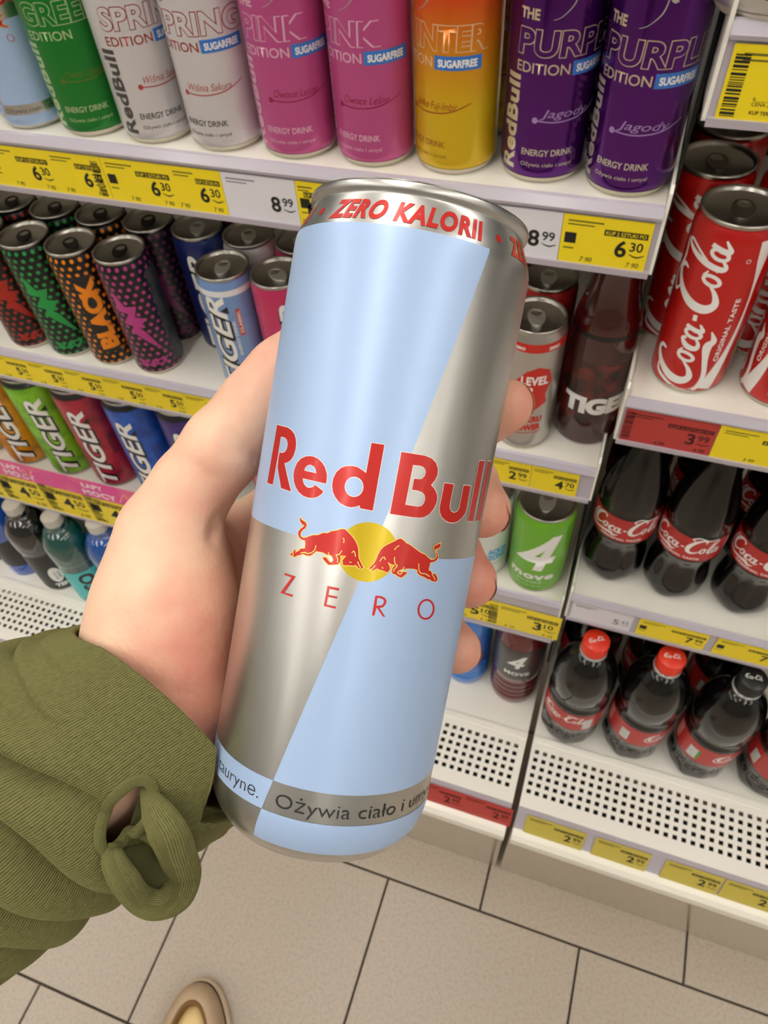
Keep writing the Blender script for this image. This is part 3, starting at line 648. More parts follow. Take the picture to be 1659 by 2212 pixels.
# ------------------------------------------------------------------ bottles
def pet(key, prof, bodym, capm, rmod=None, seg=64, neckm=None, caph=.017, capr=.0148):
    h = prof[-1][1]
    sp = [('body', lathe('bottle_body', prof, seg, bodym, rmod), None, None)]
    cp = [(0.0, h + .0155), (capr * .93, h + .0155), (capr, h + .0145), (capr, h - .0005), (capr * 1.02, h - .0015), (capr * 1.02, h - .004), (capr * .9, h - .0045)]
    cp = cp[::-1]
    sp.append(('cap', lathe('cap', cp, 60, capm, lambda z, a: 1 + .012 * math.cos(30 * a)), None, None))
    sp.append(('neck_ring', lathe('neck_ring', [(.0125, h - .011), (.0165, h - .0095), (.0165, h - .008), (.0125, h - .007)], 40, neckm or mat('pet_clear', '9a9a96', .1, 0, .5, spec=.8), None), None, None))
    return sp
def smooth_prof(P, n=6):
    Q = []; A = np.array([P[0]] + list(P) + [P[-1]], float)
    for i in range(len(P) - 1):
        p0, p1, p2, p3 = A[i:i + 4]
        for k in range(n):
            t = k / n; q = .5 * (2 * p1 + (p2 - p0) * t + (2 * p0 - 5 * p1 + 4 * p2 - p3) * t * t + (3 * p1 - p0 - 3 * p2 + p3) * t ** 3); Q.append((max(q[0], 1e-4), q[1]))
    Q.append(tuple(P[-1])); return Q
COLA_M = mat('cola_liquid', '0c0807', .14, 0, .3, spec=.45)
COLA_UP = COLA_M
REDCAP = mat('red_cap', 'e0361c', .4, 0, .2); BLKCAP = mat('black_cap', '191818', .4, 0, .2)
LABR = mat('label_red', 'b8201c', .42, 0, .25)
def lab(prof, z0, z1, extra, m_, pets=None):
    rf = rprof(prof); R0 = rf((z0 + z1) / 2) ; f = lambda z: R0 if z == 0 else rf(z)
    c = PI * R0
    return [('label', wrap('label', [rect(-c, c, z0, z1)], f, m_, .25, 3, 4), None, None)] + [(n, wrap(n, g, f, mm, .4, 3, 4), None, None) for n, g, mm in extra]
# small contour bottle
def flutes(z0, z1, n, amp, z2=None, z3=None):
    def f(z, a):
        k = 0
        if z0 < z < z1: k = math.sin(PI * (z - z0) / (z1 - z0))
        if z2 is not None and z2 < z < z3: k = max(k, math.sin(PI * (z - z2) / (z3 - z2)))
        base = 1
        if z < .02: base = 1 - .10 * (1 - z / .02) * (.5 - .5 * math.cos(5 * a))
        return base * (1 + amp * k * math.cos(n * a))
    return f
ps = smooth_prof([(.020, 0), (.027, .002), (.0325, .012), (.0325, .03), (.0285, .055), (.0288, .066), (.0325, .08), (.0328, .085), (.0328, .118), (.0322, .124), (.0318, .135), (.0285, .155), (.022, .18), (.0145, .205), (.0128, .214), (.0128, .222)])
sb = pet('small', ps, COLA_M, REDCAP, flutes(.02, .075, 8, .05, .125, .2))
small_cola = sb + lab(ps, 84, 120, [('script_lettering', [g for g in script(-40, 98, 8.2, 0)], PWHITE), ('small_lettering', [text('ORIGINAL TASTE', 3, -24, 86.5, fit=44, bold=.04)], PWHITE), ('fact_mark', [rect(46, 54, 92, 112)], mat('fact_white', 'c8ccc8', .5))], LABR)
G5 = 'small cola bottles on the shelf'
for x, y, deg, lb in ((.0585, .521, 8, 'small cola bottle at the shelf end beside the bay gap'), (.1265, .517, -4, 'small cola bottle between two other cola bottles'), (.1995, .517, 6, 'small cola bottle third from the bay gap'), (.062, .592, 30, 'small cola bottle in the second row at the bay gap'), (.132, .588, -30, 'small cola bottle in the second row behind the middle one'), (.203, .588, 12, 'small cola bottle in the second row, third from the gap')):
    put('cola_bottle', small_cola, x, y, ZC, deg, lb, 'bottle', G5)
# large bottles on the deck
pb = smooth_prof([(.026, 0), (.033, .002), (.0385, .012), (.0385, .03), (.037, .045), (.0385, .062), (.0395, .066), (.0395, .112), (.0385, .117), (.0365, .126), (.0385, .142), (.0392, .158), (.0375, .176), (.031, .198), (.021, .214), (.0142, .221), (.0132, .226), (.0132, .232)])
big_m = mat('cola_pet', '0c0a09', .12, 0, .4, spec=.5)
bb = lambda cap: pet('big', pb, big_m, cap, flutes(.0, .06, 10, .02), caph=.018, capr=.0155)
def big_label(kind):
    ex = [('script_lettering', script(-46 if kind == 0 else 22, 88, 6.6, 0), PWHITE), ('fact_panel', [rect(14, 26, 70, 100) if kind == 0 else rect(-12, 0, 72, 98)], mat('fact_white', 'c8ccc8', .5)), ('side_panel', [rect(-44, -32, 74, 108)] if kind else [rect(40, 52, 74, 108)], mat('fact_pale', 'c88c88', .5))]
    if kind == 2: ex.append(('fact_mark', [rect(0, 3, 72, 98)], mat('facts_green', '2f9a2c', .5)))
    return lab(pb, 66, 112, ex, LABR) + [('embossing', wrap('embossing', [text('Coca', 15, -34, 36, bold=.02, shear=.35, fit=60), text('Syrop', 15, 30, 34, bold=.02, shear=.35, fit=50)], rprof(pb), mat('emboss_grey', '6d6a66', .25, .2), .3, 3, 4), None, None)]
G6 = 'large cola bottles on the deck'
for x, y, cap, kind, deg, lb in ((.0655, .452, REDCAP, 0, 10, 'large red-capped cola bottle beside the bay gap'), (.1515, .456, REDCAP, 1, 0, 'large red-capped cola bottle next to the black-capped one'), (.240, .456, BLKCAP, 2, 4, 'large cola bottle with a black cap'), (.330, .458, BLKCAP, 1, -20, 'large cola bottle beyond the black-capped bottle'), (.07, .545, REDCAP, 1, 20, 'large red-capped cola bottle in the second row at the gap'), (.158, .548, REDCAP, 0, 0, 'large red-capped cola bottle in the second row, middle'), (.246, .55, REDCAP, 1, 0, 'large red-capped cola bottle behind the black-capped one')):
    s_ = bb(cap) + big_label(kind)
    s_.append(('cap_lettering', flat('cap_lettering', [shift(g, -9, -1, 1.9) for g in script(0, 0, 1)], PWHITE, 0), None, None))
    e = put('cola_bottle', s_, x, y, ZD, deg, lb, 'bottle', G6)
    for ch in e.children:
        if ch.name.startswith('cap_lettering'): ch.rotation_euler = (-PI / 2, 0, math.radians(20)); ch.location = (0, 0, .2479)
# dark red energy bottle on shelf two
pt = smooth_prof([(.022, 0), (.026, .002), (.0285, .01), (.0285, .085), (.0287, .1), (.0282, .112), (.0265, .128), (.0215, .148), (.019, .165), (.0185, .18), (.0165, .196), (.014, .206), (.0135, .213)])
tb_ = pet('tb', pt, mat('dark_red_liquid', '3a0a08', .1, 0, .7, spec=.6), BLKCAP)
rf = rprof(pt)
tb_ += [('sleeve', wrap('sleeve', [rect(-88, 88, 30, 96)], rf, mat('bottle_sleeve', '1d0c0a', .25, 0, .5, noise=.9, nscale=70, c2='7a1a10'), .15, 3, 4), None, None), ('band', wrap('band', [rect(-88, 88, 120, 124)], rf, PBLACK, .2, 3, 3), None, None), ('lettering', wrap('lettering', [text('TIGER', 17, -24, 42, bold=.09, fit=70)], rf, PWHITE, .3, 3), None, 'white lettering')]
put('energy_bottle', tb_, -.0045, .519, Z2, 0, 'dark red drink bottle with white lettering at the shelf end', 'bottle')
# sports bottles on the deck of the left bay
pm = smooth_prof([(.026, 0), (.032, .002), (.0345, .012), (.0345, .022), (.0325, .027), (.0345, .033), (.0325, .040), (.0345, .047), (.0325, .054), (.0345, .061), (.0325, .068), (.034, .08), (.0345, .13), (.034, .16), (.027, .19), (.0175, .205), (.0165, .212)])
def sport(key, liq, labc, extra, z0=70, z1=150, c2=None):
    s_ = pet(key, pm, mat('sport_' + key, liq, .12, 0, .7, spec=.6), BLKCAP)
    return s_ + lab(pm, z0, z1, extra, mat('sportlab_' + key, labc, .35, 0, .3, noise=.4 if c2 else 0, nscale=20, c2=c2))
s4 = sport('dark', '5a1014', '35312f', [('numeral', [shift(poly([FOUR, FOURH]), -6, 60, .8), ], PWHITE), ('lettering', [text('MOVE', 9, -19, 98, bold=.05, fit=36, sp=1.1)], PWHITE)], 84, 165)
put('sports_bottle', s4, -.0225, .4862, ZD, 6, 'dark red sports bottle with a white numeral on the deck', 'bottle')
sbl = sport('blue', '2a78d0', '1d4fb4', [('lettering', [text('ISO', 12, -14, 100, bold=.08, fit=34)], PWHITE)], 60, 150, '2f9ade')
put('sports_bottle', sbl, -.098, .495, ZD, 0, 'blue sports bottle beside the dark red sports bottle', 'bottle')
# rounder bottles at the far left of the deck
pn = smooth_prof([(a * 1.055 if a > .02 else a, z * .87) for a, z in [(.024, 0), (.030, .002), (.0325, .01), (.0325, .11), (.0335, .125), (.034, .15), (.032, .17), (.024, .19), (.0165, .2), (.016, .21)]])
CAPG = mat('grey_cap', 'b9b2a8', .4)
def left_bottle(key, liq, labc, z0, z1, ex, spec_=.8):
    s_ = pet(key, pn, mat('lbl_' + key, liq, .06, 0, .9, spec=spec_), CAPG)
    rf = rprof(pn)
    out = s_ + ([('label', wrap('label', [rect(-101, 101, z0, z1)], rf, mat('lblab_' + key, labc, .4, 0, .2), .2, 3, 4), None, None)] if labc else [])
    return out + [(n, wrap(n, g, rf, mm, .35, 3, 4), None, None) for n, g, mm in ex]
lbk = left_bottle('black', '14110f', '1f1c1a', 6, 98, [('oval_badge', [poly([[(-4 + 11 * math.cos(t), 44 + 20 * math.sin(t)) for t in np.linspace(0, 2 * PI, 24, endpoint=False)]])], PWHITE), ('lettering', [text('TEN', 9, -15, 12, bold=.09, fit=26)], PWHITE), ])
lbk.append(('badge_lettering', wrap('badge_lettering', [text('MOCNY', 3.5, -3, 32, rot=90, fit=22, bold=.02), text('SMAK', 3.5, 3, 34, rot=90, fit=18, bold=.02)], rprof(pn), mat('tan_ink', '7a7050', .5), .5, 3), None, None))
lte = left_bottle('teal', '0c4a44', '4cc0c2', 4, 88, [('lettering', [text('OSO', 24, 8, 10, rot=90, bold=.06, fit=72)], mat('brown_ink', '2a201a', .4)), ('splash', [poly([[(-30, 8), (-24, 20), (-18, 12), (-12, 24), (-6, 10), (-18, 4)]])], mat('teal_splash', '2a8f96', .4))])
lbl = left_bottle('azure', '0f4e9c', '1c5fb8', 4, 60, [('lettering', [text('AQUA', 10, -20, 30, bold=.06, fit=40)], PWHITE)])
lnz = left_bottle('white', '1a56b8', '201d1c', 30, 98, [('lettering', [text('NIZO', 18, 4, 33, rot=90, bold=.06, fit=62, sp=1.1)], PWHITE)])
G7 = 'bottles at the far end of the deck'
for s_, x, y, deg, lb in ((lnz, -.889, .463, 14, 'blue bottle with a black label beside the black bottle'), (lbk, -.812, .455, -12, 'black bottle with a white oval badge'), (lte, -.7385, .452, -10, 'teal bottle with turquoise label and dark letters'), (lbl, -.665, .462, 0, 'azure blue bottle beside the teal bottle'), (lbk, -.966, .47, 0, 'black bottle beyond the blue bottle with black label')):
    put('drink_bottle', s_, x, y, ZD, deg, lb, 'bottle', G7)
llm = left_bottle('limeb', 'a8c81e', None, 0, 0, [])
put('drink_bottle', llm, xon(532, 1082, .44), .46, ZD, 0, 'lime yellow bottle on the deck below the coral can', 'bottle', G7)
# ------------------------------------------------------------------ the held can
CC = (-.00491112, .00424684, .18468659)            # can centre in camera coordinates (right, down, forward)
def c2w(v): return RT * v[0] - UP * v[1] - BK * v[2]
LX = c2w((.984159, .175902, .022126)).normalized(); LY = c2w((-.001734, -.115245, .993336)).normalized(); LZ = LX.cross(LY).normalized()
HC_LOC = CAM + c2w(CC)
HM = Matrix((LX, LY, LZ)).transposed().to_4x4(); HM.translation = HC_LOC
HMI = HM.inverted()
CAML = HMI @ CAM * 1000                              # camera in can coordinates (mm)
RH = 28.7
def unp(px, py, r=RH):
    """photo pixel -> (s, z) in mm on the held can's surface"""
    d = HMI.to_3x3() @ ray(px, py); o = CAML
    a = d.x ** 2 + d.y ** 2; b = 2 * (o.x * d.x + o.y * d.y); c = o.x ** 2 + o.y ** 2 - r * r
    t = (-b - math.sqrt(max(b * b - 4 * a * c, 0))) / (2 * a); p = o + d * t
    return (RH * math.atan2(p.x, -p.y), p.z)
def zm(pts, ox, oy, k, r=RH): return [unp(ox + x * k, oy + y * k, r) for x, y in pts]
hp = [(.0205, -.0768), (.0215, -.0773), (.0228, -.0771), (.0243, -.0762), (.0262, -.0738), (.0276, -.0712), (.0284, -.0682), (.0287, -.0655), (.0287, .0655), (.0286, .0668), (.0282, .0682), (.0272, .0705), (.0264, .0722), (.0259, .0735), (.0257, .0742), (.0257, .0747), (.0263, .0752), (.0266, .0760), (.0266, .0767), (.0261, .0773), (.0254, .0770), (.0248, .0740), (.0240, .0708)]
hrf = rprof(hp[1:20])
HSIL = mat('brushed_can_metal', 'cdccc8', .34, 1.0, 0, noise=.10, nscale=420, c2='a9a69c', stretch=(1, 1, .06))
HBLUE = mat('can_light_blue', 'a9c2e6', .40, .22, .05)
HRED = mat('can_red', 'c22018', .36, .22, .2)
HYEL = mat('can_yellow', 'cdb21a', .34, .45, .15)
HPALE = mat('can_pale_yellow', 'f3dc74', .4, .2)
HHALO = mat('can_white_edge', 'f0ece6', .45)
HINK = mat('can_charcoal', '2c2a2b', .4, .1)
HLID = lathe('lid', [(0, .0712), (.014, .0712), (.0195, .0709), (.0205, .0694), (.0222, .0694), (.0236, .0722), (.0248, .0768), (.0258, .0775), (.0264, .0772)], 64, LIDM)
hero = [('body', lathe('can_body', hp, 128, HSIL, cap=False), None, 'brushed silver can body'), ('lid', HLID, None, None), ('tab', tab_mesh(.0752, TABM), 1, None)]
# blue panels: two diagonals, bands at fixed heights
zT, zM, zb1_, zb2_, zB = 67.3, -.6, -56.8, -64.3, -72.7
dU = [unp(1060, 536), unp(905, 945), unp(828, 1130)]; dL = [unp(775, 1257), unp(592, 1684), unp(541, 1803)]
fu = np.polyfit([p[1] for p in dU], [p[0] for p in dU], 1); fl = np.polyfit([p[1] for p in dL], [p[0] for p in dL], 1)
su = lambda z: float(np.polyval(fu, z)); sl = lambda z: float(np.polyval(fl, z)); HW = PI * RH
blue = [([(su(zT) - HW, zT), (su(zM) - HW, zM), (su(zM), zM), (su(zT), zT)], [(0, 1, 2, 3)]),
        ([(sl(zM), zM), (sl(zb1_), zb1_), (sl(zb1_) + HW, zb1_), (sl(zM) + HW, zM)], [(0, 1, 2, 3)]),
        ([(sl(zb2_), zb2_), (sl(zB), zB), (sl(zB) + HW, zB), (sl(zb2_) + HW, zb2_)], [(0, 1, 2, 3)]),
        ([(sl(zb1_) - HW, zb1_), (sl(zb2_) - HW, zb2_), (sl(zb2_), zb2_), (sl(zb1_), zb1_)], [(0, 1, 2, 3)])]
for k, g in enumerate(blue): hero.append(('colour_panel', wrap('colour_panel', [g], hrf, HBLUE, .07, 1.5, 1.0 if k in (2,) else 2.0), None, 'light blue panel'))
# wordmark traced from the photograph
kA, kB = 280 / 1659, 250 / 1659
ell = lambda cx, cy, rx, ry, n=28, t=0: [(cx + rx * math.cos(2 * PI * i / n) * math.cos(t) - ry * math.sin(2 * PI * i / n) * math.sin(t), cy + rx * math.cos(2 * PI * i / n) * math.sin(t) + ry * math.sin(2 * PI * i / n) * math.cos(t)) for i in range(n)]
R_ = [(235,105),(300,122),(370,140),(420,175),(455,225),(475,290),(478,360),(468,430),(445,500),(410,555),(370,585),(328,597),(412,958),(285,915),(240,640),(252,540),(268,458),(300,466),(335,450),(360,410),(370,350),(360,300),(335,270),(283,257),(238,540),(178,872),(108,848),(170,480)]
e_ = [(655,505),(700,512),(760,540),(810,590),(845,650),(868,730),(868,790),(858,857),(560,788),(562,820),(580,870),(615,905),(650,912),(690,900),(718,872),(826,957),(790,1000),(740,1030),(680,1042),(620,1035),(560,1010),(510,965),(470,900),(448,830),(442,750),(455,670),(490,590),(540,535),(600,510)]
eh = [(580,690),(595,650),(625,622),(660,615),(700,635),(725,675),(735,725)]
d_ = [(1438,335),(1602,360),(1452,1203),(1292,1172),(1285,1135),(1240,1152),(1170,1160),(1100,1142),(1030,1100),(975,1030),(945,960),(935,880),(950,790),(990,710),(1050,655),(1120,632),(1190,630),(1260,645),(1320,685),(1368,722)]
B_ = [(245,107),(390,130),(580,160),(680,200),(740,265),(765,350),(760,430),(725,510),(668,580),(720,640),(752,710),(757,780),(740,850),(700,930),(640,1000),(570,1040),(500,1050),(400,1042),(82,992)]
Bh = [(410,295),(500,302),(555,320),(585,360),(593,400),(578,450),(540,490),(500,498),(425,490),(398,650),(480,660),(540,685),(575,725),(583,780),(565,840),(530,880),(480,890),(300,862)]
u_ = [(858,553),(992,570),(935,860),(935,920),(960,965),(1000,977),(1040,960),(1070,910),(1132,585),(1232,592),(1175,920),(1150,990),(1110,1050),(1050,1100),(990,1122),(930,1118),(870,1090),(820,1040),(792,970),(790,890),(820,750)]
l1 = [(1357,230),(1435,235),(1268,1100),(1192,1098)]; l2 = [(1478,238),(1526,242),(1362,1088),(1314,1092)]
A_ = lambda p: zm(p, 560, 900, kA); Bz = lambda p: zm(p, 830, 960, kB)
letters = [[A_(R_)], [A_(e_), A_(eh)], [A_(d_), A_(ell(1215, 898, 120, 130))], [Bz(B_), Bz(Bh)], [Bz(u_)], [Bz(l1)], [Bz(l2)]]
for L in letters:
    hero.append(('letter', wrap('letter', [poly(L)], hrf, HRED, .13, 1.5), None, 'red letter'))
    h_ = len(hero) - 1
    hero.append(('letter_edge', wrap('letter_edge', [poly(L, .13)], hrf, HHALO, .105, 1.5), h_, None))
kZ = 380 / 1659; Z_ = lambda p: zm(p, 600, 1100, kZ)
zero = [[Z_([(68,602),(168,635),(62,785),(143,807),(137,826),(27,787),(132,642),(65,620)])], [Z_([(470,723),(580,745),(575,768),(488,750),(478,808),(565,825),(558,842),(474,826),(458,900),(550,918),(545,937),(435,912)])],
        [Z_([(920,813),(975,818),(1010,835),(1025,865),(1018,895),(990,925),(960,930),(1013,1015),(990,1012),(935,930),(930,930),(910,1003),(888,1000)]), Z_([(938,835),(970,838),(998,855),(1000,880),(980,905),(930,908)])], [Z_(ell(1396, 943, 80, 99, 30, .18)), Z_(ell(1396, 943, 62, 81, 30, .18))]]
for L in zero: hero.append(('letter', wrap('letter', [poly(L)], hrf, HRED, .11, 1.5), None, 'red letter'))
# sun and bulls
sun = unp(794.7, 1192.8)
hero.append(('sun_disc', wrap('sun_disc', [disc(sun[0], sun[1], 6.55, 56)], hrf, HYEL, .085, 1.2), None, 'yellow sun disc'))
kC = 190 / 1659
bl = zm(BULL_L, 610, 1105, kC); br = zm(BULL_R, 780, 1130, kC)
SL = [[(1145,495),(1165,530),(1160,590)],[(640,635),(615,720),(560,770),(490,790),(420,770),(350,785)],[(875,765),(880,810),(940,850)],[(1125,735),(1090,790),(1070,810),(1020,815),(1050,910),(1035,960)],[(1310,775),(1350,745),(1375,800),(1378,850)],[(1265,955),(1305,955)],[(1420,940),(1450,1020),(1480,1060)],[(205,770),(215,800),(195,835)]]
SR = [[(625,505),(660,455),(715,420)],[(350,720),(390,660),(435,640),(455,690)],[(630,635),(625,700),(645,770),(680,800),(620,870),(610,910)],[(805,820),(780,870),(700,905),(690,940),(740,960),(770,920)],[(1080,755),(1085,870),(1120,940),(1210,955),(1285,1005)],[(390,830),(415,850)],[(190,880),(265,795)],[(1330,960),(1360,1010),(1390,1070)]]
for L, SS, ox, oy in ((bl, SL, 610, 1105), (br, SR, 780, 1130)):
    hero.append(('bull_emblem', wrap('bull_emblem', [poly([L])], hrf, HRED, .15, 1.5), None, 'red charging bull')); h_ = len(hero) - 1
    hero.append(('bull_edge', wrap('bull_edge', [poly([L], .16)], hrf, HPALE, .12, 1.5), h_, None))
    hero.append(('bull_highlights', wrap('bull_highlights', [stroke([(*q, .20) for q in zm(s, ox, oy, kC)], sub=4) for s in SS], hrf, HPALE, .18, 1.5), h_, None))
# band lettering and neck lettering
s0 = unp(592, 1722)[0]; s1 = unp(926, 1690)[0]
hero.append(('band_lettering', wrap('band_lettering', [text('Ożywia ciało i umysł', 3.5, s0 + .5, -62.6, fit=(s1 - s0) * 1.04, bold=-.012)], hrf, HINK, .12, 1.5), None, None))
hero.append(('band_lettering', wrap('band_lettering', [text('Zawiera taurynę.', 3.3, unp(559, 1715)[0], -62.4, align='R', fit=34, bold=-.012)], hrf, HINK, .12, 1.5), None, None))
n0 = unp(716, 462, 27.6)[0]; n1 = unp(1048, 495, 27.6)[0]; wk = n1 - n0; pitch = unp(1105, 520, 27.5)[0] - n0
gn = []
for k in range(-2, 3):
    gn.append(text('ZERO KALORII' if k != -1 else 'ZERO CUKRU', 4.3, n0 + k * pitch + (wk if k == -1 else 0) - (0), 68.5, bold=.062, shear=.22, sp=1.14, fit=wk if k != -1 else wk * .86, align='L' if k != -1 else 'R'))
    gn.append(disc(n0 + k * pitch - (pitch - wk) * .48, 70.5, .85, 16))
hero.append(('neck_lettering', wrap('neck_lettering', [g for g in gn if abs(g[0][0][0]) < 70], hrf, HRED, .10, 1.5, .6), None, 'red lettering round the neck'))
e = make('energy_drink_can', hero, (0, 0, 0), 0, 'light blue and silver can with red bulls held in the hand', 'can')
e.matrix_world = HM
# its twin on the top shelf
e = put('energy_drink_can', hero, -.4885, .497, Z1 + .0773, -30, 'light blue and silver can on the top shelf beside the green can', 'can', G1)

# ------------------------------------------------------------------ hand: one continuous surface from a blended distance field (can coordinates, mm)
def grid(lo, hi, h):
    ax = [np.arange(a, b + h, h, dtype=np.float32) for a, b in zip(lo, hi)]
    return ax, np.meshgrid(*ax, indexing='ij')
def cone(G, a, b, ra, rb, sq=None):
    """tapered capsule"""
    X, Y, Z = G; a = np.array(a, float); b = np.array(b, float); d = b - a; L2 = d @ d
    px, py, pz = X - a[0], Y - a[1], Z - a[2]
    t = np.clip((px * d[0] + py * d[1] + pz * d[2]) / L2, 0, 1).astype(np.float32)
    return np.sqrt((px - t * d[0]) ** 2 + (py - t * d[1]) ** 2 + (pz - t * d[2]) ** 2) - (ra + (rb - ra) * t)
def ellip(G, c, r, R=None):
    X, Y, Z = G; p = [X - c[0], Y - c[1], Z - c[2]]
    if R is not None: p = [sum(R[i][j] * p[j] for j in range(3)) for i in range(3)]
    k = np.sqrt(sum((p[i] / r[i]) ** 2 for i in range(3))); return (k - 1) * min(r)
def smin(a, b, k):
    h = np.clip(.5 + .5 * (b - a) / k, 0, 1); return b + (a - b) * h - k * h * (1 - h)
def chain(G, pts, k=3.):
    d = None
    for p, q in zip(pts[:-1], pts[1:]):
        c = cone(G, p[:3], q[:3], p[3], q[3]); d = c if d is None else smin(d, c, k)
    return d
def nets(D, ax):
    """naive surface nets -> verts, quads"""
    nx, ny, nz = D.shape; S = D < 0
    cell = np.zeros((nx - 1, ny - 1, nz - 1), np.int8)
    for i in (0, 1):
        for j in (0, 1):
            for k in (0, 1): cell += S[i:nx - 1 + i, j:ny - 1 + j, k:nz - 1 + k]
    act = (cell > 0) & (cell < 8); idx = np.full(act.shape, -1, np.int64); ci = np.argwhere(act); idx[act] = np.arange(len(ci))
    acc = np.zeros((len(ci), 3)); cnt = np.zeros(len(ci)); cr = [(0, 0, 0), (1, 0, 0), (0, 1, 0), (0, 0, 1), (1, 1, 0), (1, 0, 1), (0, 1, 1), (1, 1, 1)]
    for a in cr:
        for b in cr:
            if sum(b) - sum(a) != 1 or any(q < p for p, q in zip(a, b)): continue
            da = D[ci[:, 0] + a[0], ci[:, 1] + a[1], ci[:, 2] + a[2]]; db = D[ci[:, 0] + b[0], ci[:, 1] + b[1], ci[:, 2] + b[2]]
            mk = (da < 0) != (db < 0); t = np.where(mk, da / np.where(mk, da - db, 1), 0)
            p = np.array(a)[None] + t[:, None] * (np.array(b) - np.array(a))[None]
            acc[mk] += p[mk]; cnt[mk] += 1
    V = ci + acc / cnt[:, None]
    h = [a[1] - a[0] for a in ax]; V = np.stack([ax[i][0] + V[:, i] * h[i] for i in range(3)], 1)
    F = []
    for axis in range(3):
        u, v = [(1, 2), (2, 0), (0, 1)][axis]
        A = np.take(S, range(0, S.shape[axis] - 1), axis); Bq = np.take(S, range(1, S.shape[axis]), axis)
        for flip in (False, True):
            E = np.argwhere(A & ~Bq) if not flip else np.argwhere(~A & Bq)
            ok = np.all([(E[:, q] > 0) & (E[:, q] < D.shape[q] - 1) for q in (u, v)], axis=0); E = E[ok]
            def at(du, dv):
                c = E.copy(); c[:, u] -= du; c[:, v] -= dv; return idx[c[:, 0], c[:, 1], c[:, 2]]
            q = np.stack([at(1, 1), at(0, 1), at(0, 0), at(1, 0)], 1)
            F.append(q if not flip else q[:, ::-1])
    F = np.concatenate(F); F = F[(F >= 0).all(1)]
    return V, F
def np_mesh(name, V, F, m, att=None):
    me = bpy.data.meshes.new(name); me.vertices.add(len(V)); me.vertices.foreach_set('co', (V * .001).astype(np.float32).ravel())
    me.loops.add(F.size); me.loops.foreach_set('vertex_index', F.astype(np.int32).ravel())
    me.polygons.add(len(F)); me.polygons.foreach_set('loop_start', np.arange(0, F.size, 4, dtype=np.int32)); me.polygons.foreach_set('loop_total', np.full(len(F), 4, np.int32))
    me.polygons.foreach_set('use_smooth', np.ones(len(F), bool)); me.update(calc_edges=True); me.validate()
    if att is not None:
        a = me.attributes.new('flush', 'FLOAT', 'POINT'); a.data.foreach_set('value', att.astype(np.float32))
    me.materials.append(m); return me
def smooth_mesh(V, F, it=3, lam=.5):
    E = np.concatenate([F[:, [0, 1]], F[:, [1, 2]], F[:, [2, 3]], F[:, [3, 0]]]); n = len(V)
    deg = np.bincount(E[:, 0], minlength=n) + np.bincount(E[:, 1], minlength=n)
    for _ in range(it):
        A = np.stack([np.bincount(E[:, 0], V[E[:, 1], c], n) + np.bincount(E[:, 1], V[E[:, 0], c], n) for c in range(3)], 1) / np.maximum(deg, 1)[:, None]
        V = V + lam * (A - V)
    return V
ax, G = grid((-84, -34, -112), (48, 66, 58), .85)
AU = np.array((-.70, .22, -.68)); AU /= np.linalg.norm(AU)
WR = np.array((-61., 13., -77.))
thumb = chain(G, [(-50, 14, -40, 17), (-53.5, 17, -13, 12.8), (-49.5, 18.5, 0, 10.6), (-42.3, 17.5, 13, 10.5), (-35.3, 18, 26, 9.4), (-30.3, 21.5, 36, 8.8), (-27.2, 24.2, 43, 7.2)], 5)
index = chain(G, [(-42, 42, -20, 12), (-26, 45, -6, 10.5), (0, 44, 13, 9.8), (22.5, 31.5, 29, 8.8), (32.2, 19, 38, 7.7)], 4)
middle = chain(G, [(-37, 47, -37, 12), (-20, 49, -22, 10.5), (4, 45.5, 6, 9.8), (27, 30.5, 14.5, 8.8), (31.6, 18.5, 8.5, 8.0)], 4)
ring_ = chain(G, [(-33, 49, -54, 11.5), (-16, 49, -38, 10), (4, 44.5, -12, 9.3), (26, 29.5, -6, 8.3), (31.8, 18.5, -12, 7.9)], 4)
pinky = chain(G, [(-30, 45, -69, 10.5), (-14, 45, -54, 8.8), (4, 41.5, -34, 8.2), (24.5, 28, -28, 7.4), (32.2, 18, -32.3, 6.9)], 4)
palm = chain(G, [(*WR, 19), (-42, 42, -20, 11.5)], 5)
for q in ((-37, 47, -37, 12), (-33, 49, -54, 12), (-30, 45, -69, 11)): palm = smin(palm, chain(G, [(*WR, 19), q], 5), 8)
thenar = ellip(G, (-51, 12, -40), (18.5, 18.5, 30), None)
thenar = smin(thenar, cone(G, (-50, 12, -34), WR + np.array((6, -2, 4)), 17, 17), 8)
heel = ellip(G, (-43, 9, -62), (16, 14, 18))
D = smin(palm, thenar, 12); D = smin(D, heel, 10); D = smin(D, thumb, 9)
web = cone(G, (-50, 24, -18), (-42, 38, -22), 8, 9); D = smin(D, web, 8)
arm = cone(G, WR, WR + AU * 60, 21, 25); D = smin(D, arm, 8)
for fgr in (index, middle, ring_, pinky): D = smin(D, fgr, 2.2)
# creases pressed into the skin
def groove(P, r, depth, k=1.6):
    global D
    for a, b in zip(P[:-1], P[1:]):
        c = cone(G, a, b, r, r); D = np.maximum(D, -(c)) if False else D + depth * np.exp(-np.clip(c + r, 0, None) ** 2 / (k * k))
def surf(px, py):
    """first hit of a photo ray with the hand's surface (can space, mm)"""
    d = np.array(HMI.to_3x3() @ ray(px, py)); d /= np.linalg.norm(d); o = np.array(CAML)
    t = np.arange(90, 300, .4); P = o + t[:, None] * d; hst = np.array([a[0] for a in ax]); K = np.round((P - hst) / .85).astype(int)
    ok = ((K >= 0) & (K < np.array(D.shape))).all(1); val = np.where(ok, D[tuple(np.clip(K, 0, np.array(D.shape) - 1).T)], 9)
    k = np.argmax(val < 0); return P[k] if (val < 0).any() else None
def gpx(P, depth, k):
    Q = [surf(*p) for p in P]; Q = [q for q in Q if q is not None]
    if len(Q) > 1: groove(Q, .3, depth, k)
D0 = D.copy()
